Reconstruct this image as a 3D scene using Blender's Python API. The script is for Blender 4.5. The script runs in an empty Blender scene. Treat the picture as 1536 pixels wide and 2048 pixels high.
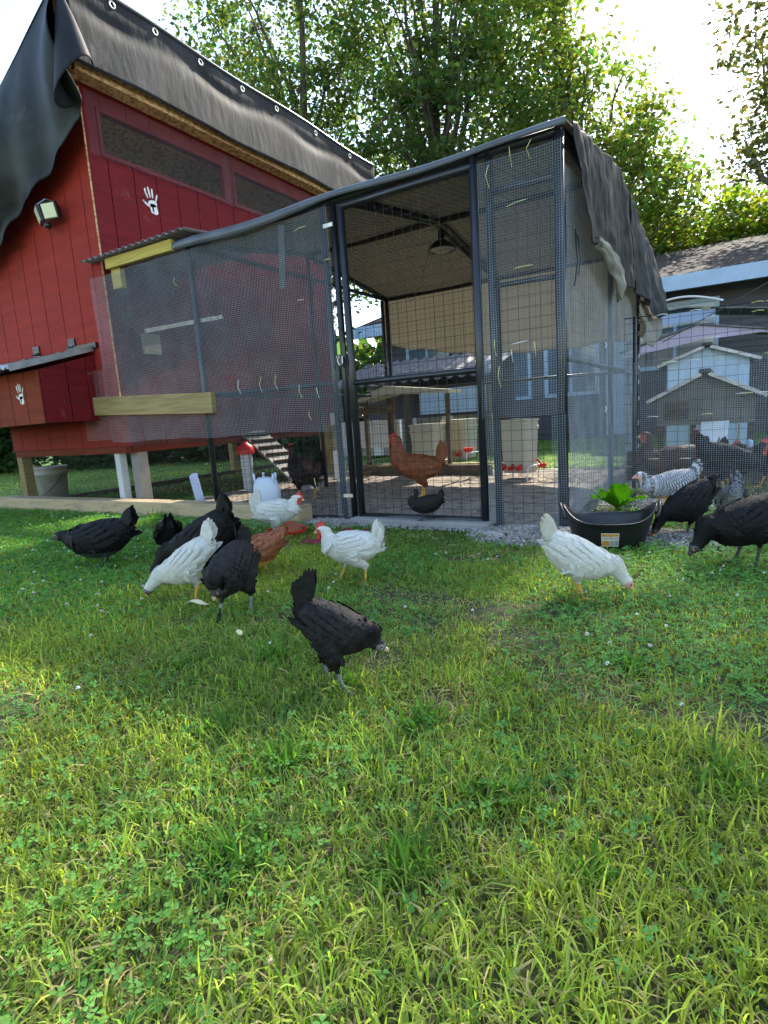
import bpy, bmesh, math, random
import numpy as np
from mathutils import Vector, Matrix, noise
R_ = math.radians
random.seed(7)
rng = np.random.default_rng(11)
scene = bpy.context.scene
COL = scene.collection

# ------------------------------------------------------------------ camera
cam_d = bpy.data.cameras.new('camera')
cam = bpy.data.objects.new('camera', cam_d)
COL.objects.link(cam)
scene.camera = cam
cam_d.sensor_fit = 'VERTICAL'
cam_d.sensor_height = 36.0
cam_d.lens = 36.0 * 1141.0 / 2048.0
cam_d.clip_start = 0.02
cam_d.clip_end = 600
yaw, pit, rol = R_(-31.53), R_(-9.4), R_(3.775)
fw = Vector((math.sin(yaw) * math.cos(pit), math.cos(yaw) * math.cos(pit), math.sin(pit)))
rt = Vector((math.cos(yaw), -math.sin(yaw), 0))
dn = fw.cross(rt)
r2 = rt * math.cos(rol) + dn * math.sin(rol)
d2 = dn * math.cos(rol) - rt * math.sin(rol)
m = Matrix((r2, -d2, -fw)).transposed().to_4x4()
m.translation = Vector((0.744, -3.030, 0.658))
cam.matrix_world = m
CAM = Vector((0.744, -3.030, 0.658))

# ------------------------------------------------------------------ world and sun
SUN_AZ = R_(5.0)      # from +y towards +x
SUN_EL = R_(41.5)
world = bpy.data.worlds.new('World')
scene.world = world
world.use_nodes = True
wn = world.node_tree
wn.nodes.clear()
wo = wn.nodes.new('ShaderNodeOutputWorld')
bg = wn.nodes.new('ShaderNodeBackground')
sky = wn.nodes.new('ShaderNodeTexSky')
sky.sky_type = 'NISHITA'
sky.sun_disc = False
sky.sun_elevation = SUN_EL
sky.sun_rotation = SUN_AZ
sky.air_density = 1.3
sky.dust_density = 1.0
sky.ozone_density = 1.0
bg.inputs['Strength'].default_value = 0.135
wn.links.new(sky.outputs[0], bg.inputs[0])
wn.links.new(bg.outputs[0], wo.inputs[0])
sun_d = bpy.data.lights.new('sun', 'SUN')
sun_d.energy = 2.9
sun_d.angle = R_(0.6)
sun_d.color = (1.0, 0.93, 0.80)
sun = bpy.data.objects.new('sun', sun_d)
COL.objects.link(sun)
sd = Vector((math.sin(SUN_AZ) * math.cos(SUN_EL), math.cos(SUN_AZ) * math.cos(SUN_EL), math.sin(SUN_EL)))
sun.rotation_euler = sd.to_track_quat('Z', 'Y').to_euler()
scene.view_settings.view_transform = 'Standard'
scene.view_settings.look = 'None'
scene.view_settings.gamma = 1
scene.view_settings.exposure = 1.8
scene.view_settings.use_curve_mapping = False
scene.render.engine = 'CYCLES'
scene.cycles.max_bounces = 8
scene.cycles.diffuse_bounces = 3
scene.cycles.glossy_bounces = 2
scene.cycles.transmission_bounces = 3
scene.cycles.transparent_max_bounces = 6
scene.cycles.use_denoising = True
scene.cycles.use_adaptive_sampling = True
scene.cycles.adaptive_threshold = 0.02


# ------------------------------------------------------------------ materials
def mat(name, col, rough=0.7, var=0.15, scale=6.0, bump=0.0, bscale=60.0, metal=0.0,
        stretch=(1, 1, 1), col2=None, thr=(0.4, 0.65), spec=0.5, trans=0.0, tcol=None, attr=None, detail=6, coat=0):
    ma = bpy.data.materials.new(name)
    ma.use_nodes = True
    nt = ma.node_tree
    nt.nodes.clear()
    out = nt.nodes.new('ShaderNodeOutputMaterial')
    p = nt.nodes.new('ShaderNodeBsdfPrincipled')
    p.inputs['Roughness'].default_value = rough
    p.inputs['Metallic'].default_value = metal
    p.inputs['Specular IOR Level'].default_value = spec
    p.inputs['Coat Weight'].default_value = coat
    tc = nt.nodes.new('ShaderNodeTexCoord')
    mp = nt.nodes.new('ShaderNodeMapping')
    mp.inputs['Scale'].default_value = stretch
    nt.links.new(tc.outputs['Object'], mp.inputs[0])
    nz = nt.nodes.new('ShaderNodeTexNoise')
    nz.inputs['Scale'].default_value = scale
    nz.inputs['Detail'].default_value = detail
    nt.links.new(mp.outputs[0], nz.inputs['Vector'])
    rp = nt.nodes.new('ShaderNodeValToRGB')
    c = Vector(col)
    if col2 is None:
        a = c * (1 - var)
        b = c * (1 + var)
        rp.color_ramp.elements[0].position = 0.3
        rp.color_ramp.elements[1].position = 0.7
    else:
        a = c
        b = Vector(col2)
        rp.color_ramp.elements[0].position = thr[0]
        rp.color_ramp.elements[1].position = thr[1]
    rp.color_ramp.elements[0].color = (*a, 1)
    rp.color_ramp.elements[1].color = (*b, 1)
    nt.links.new(nz.outputs['Fac'], rp.inputs[0])
    colout = rp.outputs[0]
    if attr:
        at = nt.nodes.new('ShaderNodeAttribute')
        at.attribute_name = attr
        mx = nt.nodes.new('ShaderNodeMix')
        mx.data_type = 'RGBA'
        mx.blend_type = 'MULTIPLY'
        mx.inputs[0].default_value = 1
        nt.links.new(rp.outputs[0], mx.inputs[6])
        nt.links.new(at.outputs['Color'], mx.inputs[7])
        colout = mx.outputs[2]
    nt.links.new(colout, p.inputs['Base Color'])
    if bump:
        n2 = nt.nodes.new('ShaderNodeTexNoise')
        n2.inputs['Scale'].default_value = bscale
        n2.inputs['Detail'].default_value = 8
        nt.links.new(mp.outputs[0], n2.inputs['Vector'])
        bp = nt.nodes.new('ShaderNodeBump')
        bp.inputs['Strength'].default_value = bump
        bp.inputs['Distance'].default_value = 0.01
        nt.links.new(n2.outputs['Fac'], bp.inputs['Height'])
        nt.links.new(bp.outputs[0], p.inputs['Normal'])
    sh = p.outputs[0]
    if trans:
        tr = nt.nodes.new('ShaderNodeBsdfTranslucent')
        if tcol and attr:
            m2 = nt.nodes.new('ShaderNodeMix')
            m2.data_type = 'RGBA'
            m2.blend_type = 'MULTIPLY'
            m2.inputs[0].default_value = 1
            m2.inputs[6].default_value = (*tcol, 1)
            nt.links.new(at.outputs['Color'], m2.inputs[7])
            nt.links.new(m2.outputs[2], tr.inputs[0])
        elif tcol:
            tr.inputs[0].default_value = (*tcol, 1)
        else:
            nt.links.new(colout, tr.inputs[0])
        ms = nt.nodes.new('ShaderNodeMixShader')
        ms.inputs[0].default_value = trans
        nt.links.new(sh, ms.inputs[1])
        nt.links.new(tr.outputs[0], ms.inputs[2])
        sh = ms.outputs[0]
    nt.links.new(sh, out.inputs[0])
    return ma


MT = {}
MT['black_metal'] = mat('black_metal', (0.014, 0.016, 0.02), 0.32, 0.2, 20, spec=0.6)
MT['wire_black'] = mat('wire_black', (0.012, 0.013, 0.015), 0.45)
MT['wire_zinc'] = mat('wire_zinc', (0.36, 0.41, 0.46), 0.5, 0.2, 8, metal=0.0)
MT['tarp_black'] = mat('tarp_black', (0.011, 0.0115, 0.014), 0.65, scale=2.2, col2=(0.045, 0.045, 0.050), thr=(0.42, 0.7), spec=0.2, bump=0.4, bscale=14, stretch=(1, 1, 0.35))
MT['tarp_side'] = mat('tarp_side', (0.007, 0.009, 0.009), 0.5, scale=2.5, col2=(0.045, 0.055, 0.042), thr=(0.45, 0.75), spec=0.2, bump=0.3, bscale=9)
MT['tarp_dark'] = mat('tarp_dark', (0.008, 0.009, 0.011), 0.65, scale=2.0, col2=(0.022, 0.025, 0.028), spec=0.18, bump=0.4, bscale=10)
MT['tarp_hem'] = mat('tarp_hem', (0.075, 0.085, 0.10), 0.33, 0.3, 8)  # paler and bluer than the tarp: reflected sky painted into the colour
MT['tarp_brown'] = mat('tarp_brown', (0.045, 0.040, 0.037), 0.38, scale=3, col2=(0.075, 0.066, 0.058), thr=(0.4, 0.7), bump=0.5, bscale=30, stretch=(1, 1, 0.5), trans=0.45, tcol=(0.85, 0.84, 0.80))
MT['tarp_side_drape'] = mat('tarp_side_drape', (0.010, 0.009, 0.008), 0.68, spec=0.18, scale=2.0, col2=(0.055, 0.042, 0.033), thr=(0.45, 0.7), bump=0.7, bscale=26, stretch=(1, 1, 0.6))
MT['tarp_beige'] = mat('tarp_beige', (0.46, 0.43, 0.37), 0.7, 0.12, 2.5, bump=0.25, bscale=10, trans=0.5, tcol=(0.38, 0.36, 0.30))
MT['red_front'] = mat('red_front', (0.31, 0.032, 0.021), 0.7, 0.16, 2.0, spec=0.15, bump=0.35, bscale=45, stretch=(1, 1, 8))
MT['red_shaded'] = mat('red_shaded', (0.165, 0.011, 0.015), 0.7, 0.2, 2.5, spec=0.15, bump=0.35, bscale=45, stretch=(1, 1, 8))  # coop red darkened, the run's shade is put into the colour
MT['red_dark'] = mat('red_dark', (0.13, 0.010, 0.012), 0.6, 0.2, 3)
MT['red_brown'] = mat('red_brown', (0.21, 0.036, 0.016), 0.7, 0.2, 2.5, spec=0.15, bump=0.35, bscale=45, stretch=(1, 1, 8))
MT['osb'] = mat('osb', (0.72, 0.44, 0.20), 0.8, scale=24, col2=(0.36, 0.19, 0.08), thr=(0.45, 0.6), bump=0.6, bscale=80, stretch=(1, 1, 2))
MT['lumber'] = mat('lumber', (0.36, 0.27, 0.11), 0.75, scale=3.2, col2=(0.27, 0.20, 0.08), thr=(0.45, 0.6), bump=0.4, bscale=30, stretch=(1, 1, 12))
MT['lumber_y'] = mat('lumber_y', (0.55, 0.42, 0.08), 0.7, scale=4, col2=(0.42, 0.32, 0.06), bump=0.3, bscale=30, stretch=(1, 1, 10))
MT['timber'] = mat('timber', (0.46, 0.34, 0.20), 0.8, scale=5, col2=(0.24, 0.20, 0.12), thr=(0.5, 0.75), bump=0.5, bscale=40, stretch=(1, 1, 6))
MT['timber_dark'] = mat('timber_dark', (0.10, 0.075, 0.05), 0.9, 0.3, 6, bump=0.5, bscale=40, stretch=(1, 1, 6))
MT['paint_white'] = mat('paint_white', (0.72, 0.74, 0.74), 0.6, 0.08, 12, bump=0.2)
MT['paint_grey'] = mat('paint_grey', (0.30, 0.28, 0.27), 0.7, 0.15, 8, bump=0.2)
MT['hand_white'] = mat('hand_white', (0.80, 0.80, 0.76), 0.7, 0.05)
MT['galv'] = mat('galv', (0.42, 0.42, 0.42), 0.4, 0.25, 9, metal=0.5)
MT['corr_grey'] = mat('corr_grey', (0.16, 0.14, 0.14), 0.6, 0.3, 5)
MT['brass'] = mat('brass', (0.62, 0.60, 0.52), 0.35, 0.2, 20, metal=0.7)
MT['lens'] = mat('lens', (0.75, 0.76, 0.48), 0.25, 0.05)
MT['black_plastic'] = mat('black_plastic', (0.010, 0.010, 0.011), 0.33, 0.2, 15)
MT['rubber'] = mat('rubber', (0.012, 0.012, 0.014), 0.36, 0.3, 6, bump=0.1, bscale=90)
MT['bucket_grey'] = mat('bucket_grey', (0.42, 0.40, 0.36), 0.6, scale=5, col2=(0.27, 0.25, 0.22), bump=0.15, bscale=20)
MT['plastic_white'] = mat('plastic_white', (0.62, 0.68, 0.78), 0.4, 0.05, trans=0.25, tcol=(0.7, 0.75, 0.85))
MT['plastic_beige'] = mat('plastic_beige', (0.44, 0.41, 0.33), 0.55, 0.08)
MT['plastic_red'] = mat('plastic_red', (0.62, 0.02, 0.02), 0.3, 0.1)
MT['plastic_green'] = mat('plastic_green', (0.45, 0.75, 0.08), 0.4, 0.1)
MT['zip'] = mat('zip', (0.70, 0.70, 0.25), 0.35, 0.15, 30)
MT['zipw'] = mat('zipw', (0.85, 0.87, 0.90), 0.25, 0.05, 30)
MT['maroon'] = mat('maroon', (0.22, 0.012, 0.03), 0.7, 0.2, 20, bump=0.4, bscale=40)
MT['brick_red'] = mat('brick_red', (0.40, 0.10, 0.055), 0.8, 0.2, 20)
MT['soil'] = mat('soil', (0.045, 0.052, 0.018), 0.95, scale=3, col2=(0.13, 0.105, 0.055), thr=(0.5, 0.75), bump=0.8, bscale=40)
MT['lawn_far'] = mat('lawn_far', (0.07, 0.15, 0.018), 0.95, 0.3, 3, bump=0.8, bscale=30)
MT['dirt'] = mat('dirt', (0.36, 0.30, 0.245), 0.95, scale=14, col2=(0.21, 0.175, 0.145), thr=(0.42, 0.62), bump=1.0, bscale=60)
MT['stone'] = mat('stone', (0.30, 0.27, 0.235), 0.85, 0.35, 9, attr='Col')
MT['chip'] = mat('chip', (0.36, 0.29, 0.22), 0.9, 0.3, 9, attr='Col')
MT['grass'] = mat('grass', (1, 1, 1), 0.65, 0.08, 2, attr='Col', trans=0.5, tcol=(1.85, 2.1, 0.8), spec=0.2)
MT['clover'] = mat('clover', (1, 1, 1), 0.65, 0.08, 2, attr='Col', trans=0.4, tcol=(1.6, 2.0, 0.8), spec=0.2)
MT['leaf'] = mat('leaf', (1, 1, 1), 0.5, 0.1, 0.6, attr='Col', trans=0.5, tcol=(2.3, 2.3, 0.9), spec=0.4)
MT['bark'] = mat('bark', (0.085, 0.065, 0.05), 0.9, 0.35, 6, bump=0.8, bscale=20, stretch=(1, 1, 0.3))
MT['bark_pale'] = mat('bark_pale', (0.22, 0.18, 0.15), 0.9, 0.3, 6, bump=0.6, bscale=20, stretch=(1, 1, 0.3))
MT['siding'] = mat('siding', (0.085, 0.078, 0.088), 0.7, 0.12, 4)
MT['shingle'] = mat('shingle', (0.050, 0.041, 0.040), 0.9, spec=0.15, scale=9, col2=(0.085, 0.068, 0.062), thr=(0.4, 0.65), bump=0.5, bscale=50, stretch=(0.4, 1, 1))
MT['trim_blue'] = mat('trim_blue', (0.36, 0.48, 0.62), 0.5, 0.08)
MT['gable_blue'] = mat('gable_blue', (0.50, 0.66, 0.86), 0.6, 0.08, stretch=(6, 6, 0.5))
MT['glass'] = mat('glass', (0.10, 0.14, 0.18), 0.08, 0.2, 2, spec=0.9)
MT['lavender'] = mat('lavender', (0.74, 0.64, 0.78), 0.7, 0.08, 2, trans=0.4)
MT['canopy_blue'] = mat('canopy_blue', (0.50, 0.60, 0.80), 0.7, 0.08, 2, trans=0.4)
MT['coop_grey'] = mat('coop_grey', (0.16, 0.15, 0.13), 0.8, 0.2, 5, bump=0.2)
MT['bread'] = mat('bread', (0.72, 0.66, 0.42), 0.9, 0.15, 30, bump=0.5, bscale=60)
MT['label_white'] = mat('label_white', (0.62, 0.60, 0.55), 0.5, 0.1, 40)
MT['label_orange'] = mat('label_orange', (0.55, 0.24, 0.04), 0.5, 0.15, 40)
MT['label_grey'] = mat('label_grey', (0.25, 0.26, 0.28), 0.5, 0.3, 60)
MT['burdock'] = mat('burdock', (0.10, 0.24, 0.02), 0.5, 0.15, 8, trans=0.5, tcol=(0.35, 0.70, 0.03), bump=0.3, bscale=20)


def wear(name, col, lo, hi, scale, amount):
    # paler scuffs and knots worn through a coat of paint
    nt = MT[name].node_tree
    p = [n for n in nt.nodes if n.type == 'BSDF_PRINCIPLED'][0]
    src = p.inputs['Base Color'].links[0].from_socket
    tc = [n for n in nt.nodes if n.type == 'TEX_COORD'][0]
    nz = nt.nodes.new('ShaderNodeTexNoise')
    nz.inputs['Scale'].default_value = scale
    nz.inputs['Detail'].default_value = 10
    nz.inputs['Roughness'].default_value = 0.75
    nt.links.new(tc.outputs['Object'], nz.inputs['Vector'])
    rp = nt.nodes.new('ShaderNodeValToRGB')
    rp.color_ramp.elements[0].position = lo
    rp.color_ramp.elements[1].position = hi
    rp.color_ramp.elements[0].color = (0, 0, 0, 1)
    rp.color_ramp.elements[1].color = (amount, amount, amount, 1)
    nt.links.new(nz.outputs['Fac'], rp.inputs[0])
    mx = nt.nodes.new('ShaderNodeMix')
    mx.data_type = 'RGBA'
    nt.links.new(rp.outputs[0], mx.inputs[0])
    nt.links.new(src, mx.inputs[6])
    mx.inputs[7].default_value = (*col, 1)
    nt.links.new(mx.outputs[2], p.inputs['Base Color'])


for _n in ('red_front', 'red_shaded', 'red_brown'):
    wear(_n, (0.36, 0.16, 0.10), 0.60, 0.74, 7.0, 0.55)
    wear(_n, (0.06, 0.012, 0.010), 0.55, 0.72, 1.6, 0.45)
wear('tarp_black', (0.16, 0.16, 0.165), 0.56, 0.72, 3.0, 0.55)
wear('tarp_side', (0.11, 0.13, 0.09), 0.58, 0.75, 4.0, 0.5)
wear('timber', (0.10, 0.10, 0.06), 0.55, 0.7, 5.0, 0.7)
wear('black_metal', (0.10, 0.10, 0.10), 0.62, 0.75, 20.0, 0.5)
wear('hand_white', (0.45, 0.12, 0.10), 0.56, 0.62, 38.0, 0.7)


# ------------------------------------------------------------------ mesh helpers
class MB:
    def __init__(s):
        s.v = []
        s.f = []

    def box(s, a, b):
        x0, y0, z0 = a
        x1, y1, z1 = b
        n = len(s.v)
        s.v += [(x0, y0, z0), (x1, y0, z0), (x1, y1, z0), (x0, y1, z0), (x0, y0, z1), (x1, y0, z1), (x1, y1, z1), (x0, y1, z1)]
        s.f += [tuple(n + i for i in q) for q in ((0, 3, 2, 1), (4, 5, 6, 7), (0, 1, 5, 4), (1, 2, 6, 5), (2, 3, 7, 6), (3, 0, 4, 7))]
        return s

    def beam(s, p, q, w, h, up=(0, 0, 1)):
        p = Vector(p)
        q = Vector(q)
        d = (q - p).normalized()
        u = Vector(up)
        u = (u - d * u.dot(d)).normalized()
        r = d.cross(u)
        n = len(s.v)
        for c in (p, q):
            for i, j in ((-1, -1), (1, -1), (1, 1), (-1, 1)):
                s.v.append(tuple(c + r * (i * w / 2) + u * (j * h / 2)))
        s.f += [tuple(n + i for i in k) for k in ((0, 1, 2, 3), (7, 6, 5, 4), (0, 4, 5, 1), (1, 5, 6, 2), (2, 6, 7, 3), (3, 7, 4, 0))]
        return s

    def tube(s, pts, r, n=8, cap=True):
        pts = [Vector(p) for p in pts]
        if not hasattr(r, '__len__'):
            r = [r] * len(pts)
        base = len(s.v)
        u = None
        for i, p in enumerate(pts):
            d = (pts[min(i + 1, len(pts) - 1)] - pts[max(i - 1, 0)])
            if d.length < 1e-9:
                d = Vector((0, 0, 1))
            d.normalize()
            if u is None:
                u = d.orthogonal().normalized()
            else:
                u = (u - d * u.dot(d))
                u = u.normalized() if u.length > 1e-6 else d.orthogonal().normalized()
            w = d.cross(u)
            for k in range(n):
                a = 2 * math.pi * k / n
                s.v.append(tuple(p + (u * math.cos(a) + w * math.sin(a)) * r[i]))
        for i in range(len(pts) - 1):
            for k in range(n):
                a = base + i * n + k
                b = base + i * n + (k + 1) % n
                s.f.append((a, b, b + n, a + n))
        if cap:
            s.f.append(tuple(base + k for k in reversed(range(n))))
            s.f.append(tuple(base + (len(pts) - 1) * n + k for k in range(n)))
        return s

    def lathe(s, prof, n=24, c=(0, 0, 0), sx=1, sy=1):
        base = len(s.v)
        for r, z in prof:
            for k in range(n):
                a = 2 * math.pi * k / n
                s.v.append((c[0] + r * math.cos(a) * sx, c[1] + r * math.sin(a) * sy, c[2] + z))
        for i in range(len(prof) - 1):
            for k in range(n):
                a = base + i * n + k
                b = base + i * n + (k + 1) % n
                s.f.append((a, b, b + n, a + n))
        return s

    def prism(s, poly, ax, a, b):
        """poly: 2-D list in the plane perpendicular to axis ax, extruded from a to b"""
        n = len(s.v)
        k = len(poly)
        for t in (a, b):
            for p, q in poly:
                s.v.append({'x': (t, p, q), 'y': (p, t, q), 'z': (p, q, t)}[ax])
        s.f.append(tuple(n + i for i in range(k)))
        s.f.append(tuple(n + k + i for i in reversed(range(k))))
        for i in range(k):
            j = (i + 1) % k
            s.f.append((n + i, n + k + i, n + k + j, n + j))
        return s

    def sheet(s, fn, nu, nv, th=0.0, off=None):
        """grid surface fn(u,v) in 0..1; th: thickness along estimated normals (closed shell)"""
        n0 = len(s.v)
        P = [[Vector(fn(i / nu, j / nv)) for j in range(nv + 1)] for i in range(nu + 1)]
        for i in range(nu + 1):
            for j in range(nv + 1):
                s.v.append(tuple(P[i][j]))
        W = nv + 1
        for i in range(nu):
            for j in range(nv):
                a = n0 + i * W + j
                s.f.append((a, a + W, a + W + 1, a + 1))
        if th:
            n1 = len(s.v)
            for i in range(nu + 1):
                for j in range(nv + 1):
                    du = P[min(i + 1, nu)][j] - P[max(i - 1, 0)][j]
                    dv = P[i][min(j + 1, nv)] - P[i][max(j - 1, 0)]
                    nn = du.cross(dv)
                    nn = nn.normalized() if nn.length > 1e-12 else Vector((0, 0, 1))
                    s.v.append(tuple(P[i][j] - nn * th))
            for i in range(nu):
                for j in range(nv):
                    a = n1 + i * W + j
                    s.f.append((a, a + 1, a + W + 1, a + W))
            for i in range(nu):
                a, b = i * W, (i + 1) * W
                s.f.append((n0 + a, n1 + a, n1 + b, n0 + b))
                a, b = i * W + nv, (i + 1) * W + nv
                s.f.append((n0 + a, n0 + b, n1 + b, n1 + a))
            for j in range(nv):
                a, b = j, j + 1
                s.f.append((n0 + a, n0 + b, n1 + b, n1 + a))
                a, b = nu * W + j, nu * W + j + 1
                s.f.append((n0 + a, n1 + a, n1 + b, n0 + b))
        return s

    def build(s, name, material, parent=None, smooth=False, label=None, bevel=0):
        me = bpy.data.meshes.new(name)
        me.from_pydata(s.v, [], s.f)
        me.materials.append(MT[material] if isinstance(material, str) else material)
        if bevel:
            bm = bmesh.new()
            bm.from_mesh(me)
            bmesh.ops.bevel(bm, geom=[e for e in bm.edges if len(e.link_faces) == 2 and e.calc_face_angle(0) > 0.8], offset=bevel, segments=1, affect='EDGES')
            bm.to_mesh(me)
            bm.free()
        if smooth:
            me.polygons.foreach_set('use_smooth', [True] * len(me.polygons))
        o = bpy.data.objects.new(name, me)
        COL.objects.link(o)
        if parent:
            o.parent = parent
        if label:
            o['label'] = label
        return o


def np_obj(name, V, F, material, parent=None, col=None, smooth=False, kind=None, nper=None):
    """V (n,3) array, F (m,k) array of equal-size faces, or list of such arrays"""
    Fs = F if isinstance(F, list) else [F]
    me = bpy.data.meshes.new(name)
    me.vertices.add(len(V))
    me.vertices.foreach_set('co', np.ascontiguousarray(V, dtype=np.float32).ravel())
    tot = sum(f.size for f in Fs)
    me.loops.add(tot)
    me.loops.foreach_set('vertex_index', np.concatenate([f.ravel() for f in Fs]).astype(np.int32))
    np_ = sum(len(f) for f in Fs)
    me.polygons.add(np_)
    sizes = np.concatenate([np.full(len(f), f.shape[1]) for f in Fs])
    st = np.concatenate([[0], np.cumsum(sizes)[:-1]]).astype(np.int32)
    me.polygons.foreach_set('loop_start', st)
    if smooth:
        me.polygons.foreach_set('use_smooth', np.ones(np_, dtype=bool))
    me.update(calc_edges=True)
    me.materials.append(MT[material] if isinstance(material, str) else material)
    if col is not None:
        a = me.color_attributes.new('Col', 'FLOAT_COLOR', 'POINT')
        c = np.ones((len(V), 4), dtype=np.float32)
        c[:, :3] = col
        a.data.foreach_set('color', c.ravel())
    o = bpy.data.objects.new(name, me)
    COL.objects.link(o)
    if parent:
        o.parent = parent
    if kind:
        o['kind'] = kind
    return o


def thing(name, label, cat, loc=(0, 0, 0), rz=0, group=None):
    o = bpy.data.objects.new(name, None)
    o.empty_display_size = 0.1
    COL.objects.link(o)
    o.location = loc
    o.rotation_euler = (0, 0, rz)
    tag(o, label, cat, group)
    return o


def tag(o, label, cat, group=None):
    o['label'] = label
    o['category'] = cat
    if group:
        o['group'] = group
    return o


def structure(o):
    o['kind'] = 'structure'
    return o


def wires(lines, r, name, material, parent, kind='stuff'):
    """lines: list of (n,3) arrays -> three-sided wires in one mesh"""
    Vs, Fs = [], []
    base = 0
    for L in lines:
        L = np.asarray(L, dtype=float)
        n = len(L)
        d = np.gradient(L, axis=0)
        d /= np.linalg.norm(d, axis=1)[:, None] + 1e-12
        ref = np.array([0.3, 0.5, 0.81]) if abs(d[0, 2]) < 0.7 else np.array([0.8, 0.55, 0.2])
        u = np.cross(d, ref)
        u /= np.linalg.norm(u, axis=1)[:, None]
        w = np.cross(d, u)
        ring = [L + r * (u * math.cos(a) + w * math.sin(a)) for a in (0, 2.0944, 4.18879)]
        Vs.append(np.stack(ring, 1).reshape(-1, 3))
        i = np.arange(n - 1)[:, None] * 3
        k = np.array([0, 1, 2])[None, :]
        k2 = np.array([1, 2, 0])[None, :]
        q = np.stack([i + k, i + k2, i + 3 + k2, i + 3 + k], -1).reshape(-1, 4) + base
        Fs.append(q)
        base += 3 * n
    return np_obj(name, np.concatenate(Vs), np.concatenate(Fs), material, parent, smooth=True, kind=kind)


def grid_lines(fn, u0, u1, v0, v1, su, sv, seg, jit=0.0):
    """fn(u array, v array)->(n,3). wires each su along u and each sv along v"""
    out = []
    for u in np.arange(u0, u1 + 1e-6, su):
        v = np.linspace(v0, v1, max(2, int((v1 - v0) / seg) + 1))
        out.append(fn(np.full_like(v, u), v))
    for v in np.arange(v0, v1 + 1e-6, sv):
        u = np.linspace(u0, u1, max(2, int((u1 - u0) / seg) + 1))
        out.append(fn(u, np.full_like(u, v)))
    return out

# ------------------------------------------------------------------ parenting in world coordinates
def adopt(child, parent):
    child.parent = parent
    child.matrix_parent_inverse = Matrix.Translation(-parent.location)
    return child


# ------------------------------------------------------------------ ground
def ground():
    b = MB()
    b.sheet(lambda u, v: (-150 + 300 * u, -60 + 260 * v, 0.0), 40, 40)
    structure(b.build('ground', 'soil'))
    b = MB()
    b.sheet(lambda u, v: (-120 + 240 * u, 3.2 + 160 * v, 0.006), 20, 20)
    structure(b.build('lawn', 'lawn_far'))
    b = MB()
    b.sheet(lambda u, v: (-30 + 24.5 * u, -2.0 + 5.2 * v, 0.005), 10, 6)
    structure(b.build('lawn', 'lawn_far'))
    # dirt floor of the run, gently lumpy
    def f(u, v):
        x, y = -3.5 + 3.48 * u, 0.02 + 2.75 * v
        z = 0.014 + 0.02 * noise.noise(Vector((x * 2.2, y * 2.2, 0))) + 0.012 * noise.noise(Vector((x * 7, y * 7, 3)))
        return (x, y, z + 0.012)
    b = MB()
    b.sheet(f, 110, 90)
    structure(b.build('dirt_floor', 'dirt', smooth=True))
ground()


# ------------------------------------------------------------------ leaves
def leaf_mesh(name, centres, size, cols, material, parent=None, up=0.5, kind=None, elong=1.7, seed=0):
    r = np.random.default_rng(seed)
    n = len(centres)
    nrm = r.normal(size=(n, 3))
    nrm[:, 2] = np.abs(nrm[:, 2]) + up
    nrm /= np.linalg.norm(nrm, axis=1)[:, None]
    a = np.cross(nrm, r.normal(size=(n, 3)))
    a /= np.linalg.norm(a, axis=1)[:, None]
    c = np.cross(nrm, a)
    s = size * r.uniform(0.6, 1.3, n)[:, None]
    L = a * s * elong / 2
    W = c * s / 2
    fold = nrm * s * 0.16
    # five vertices: tip, right, base, left folded on the midrib
    P = np.stack([centres + L, centres + W + fold - 0.1 * L, centres - L, centres - W + fold - 0.1 * L], 1)
    V = P.reshape(-1, 3)
    i = np.arange(n)[:, None] * 4
    F = np.concatenate([i + np.array([[0, 2, 1]]), i + np.array([[0, 3, 2]])])
    C = np.repeat(cols, 4, axis=0)
    return np_obj(name, V, F, material, parent, C, kind=kind)


def leaf_cols(n, base, spread, seed):
    r = np.random.default_rng(seed)
    b = np.array(base)[None, :] * (1 + spread * r.normal(size=(n, 1)))
    b[:, 0] *= 1 + 0.25 * r.normal(size=n)
    return np.clip(b, 0.004, 1)


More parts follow.
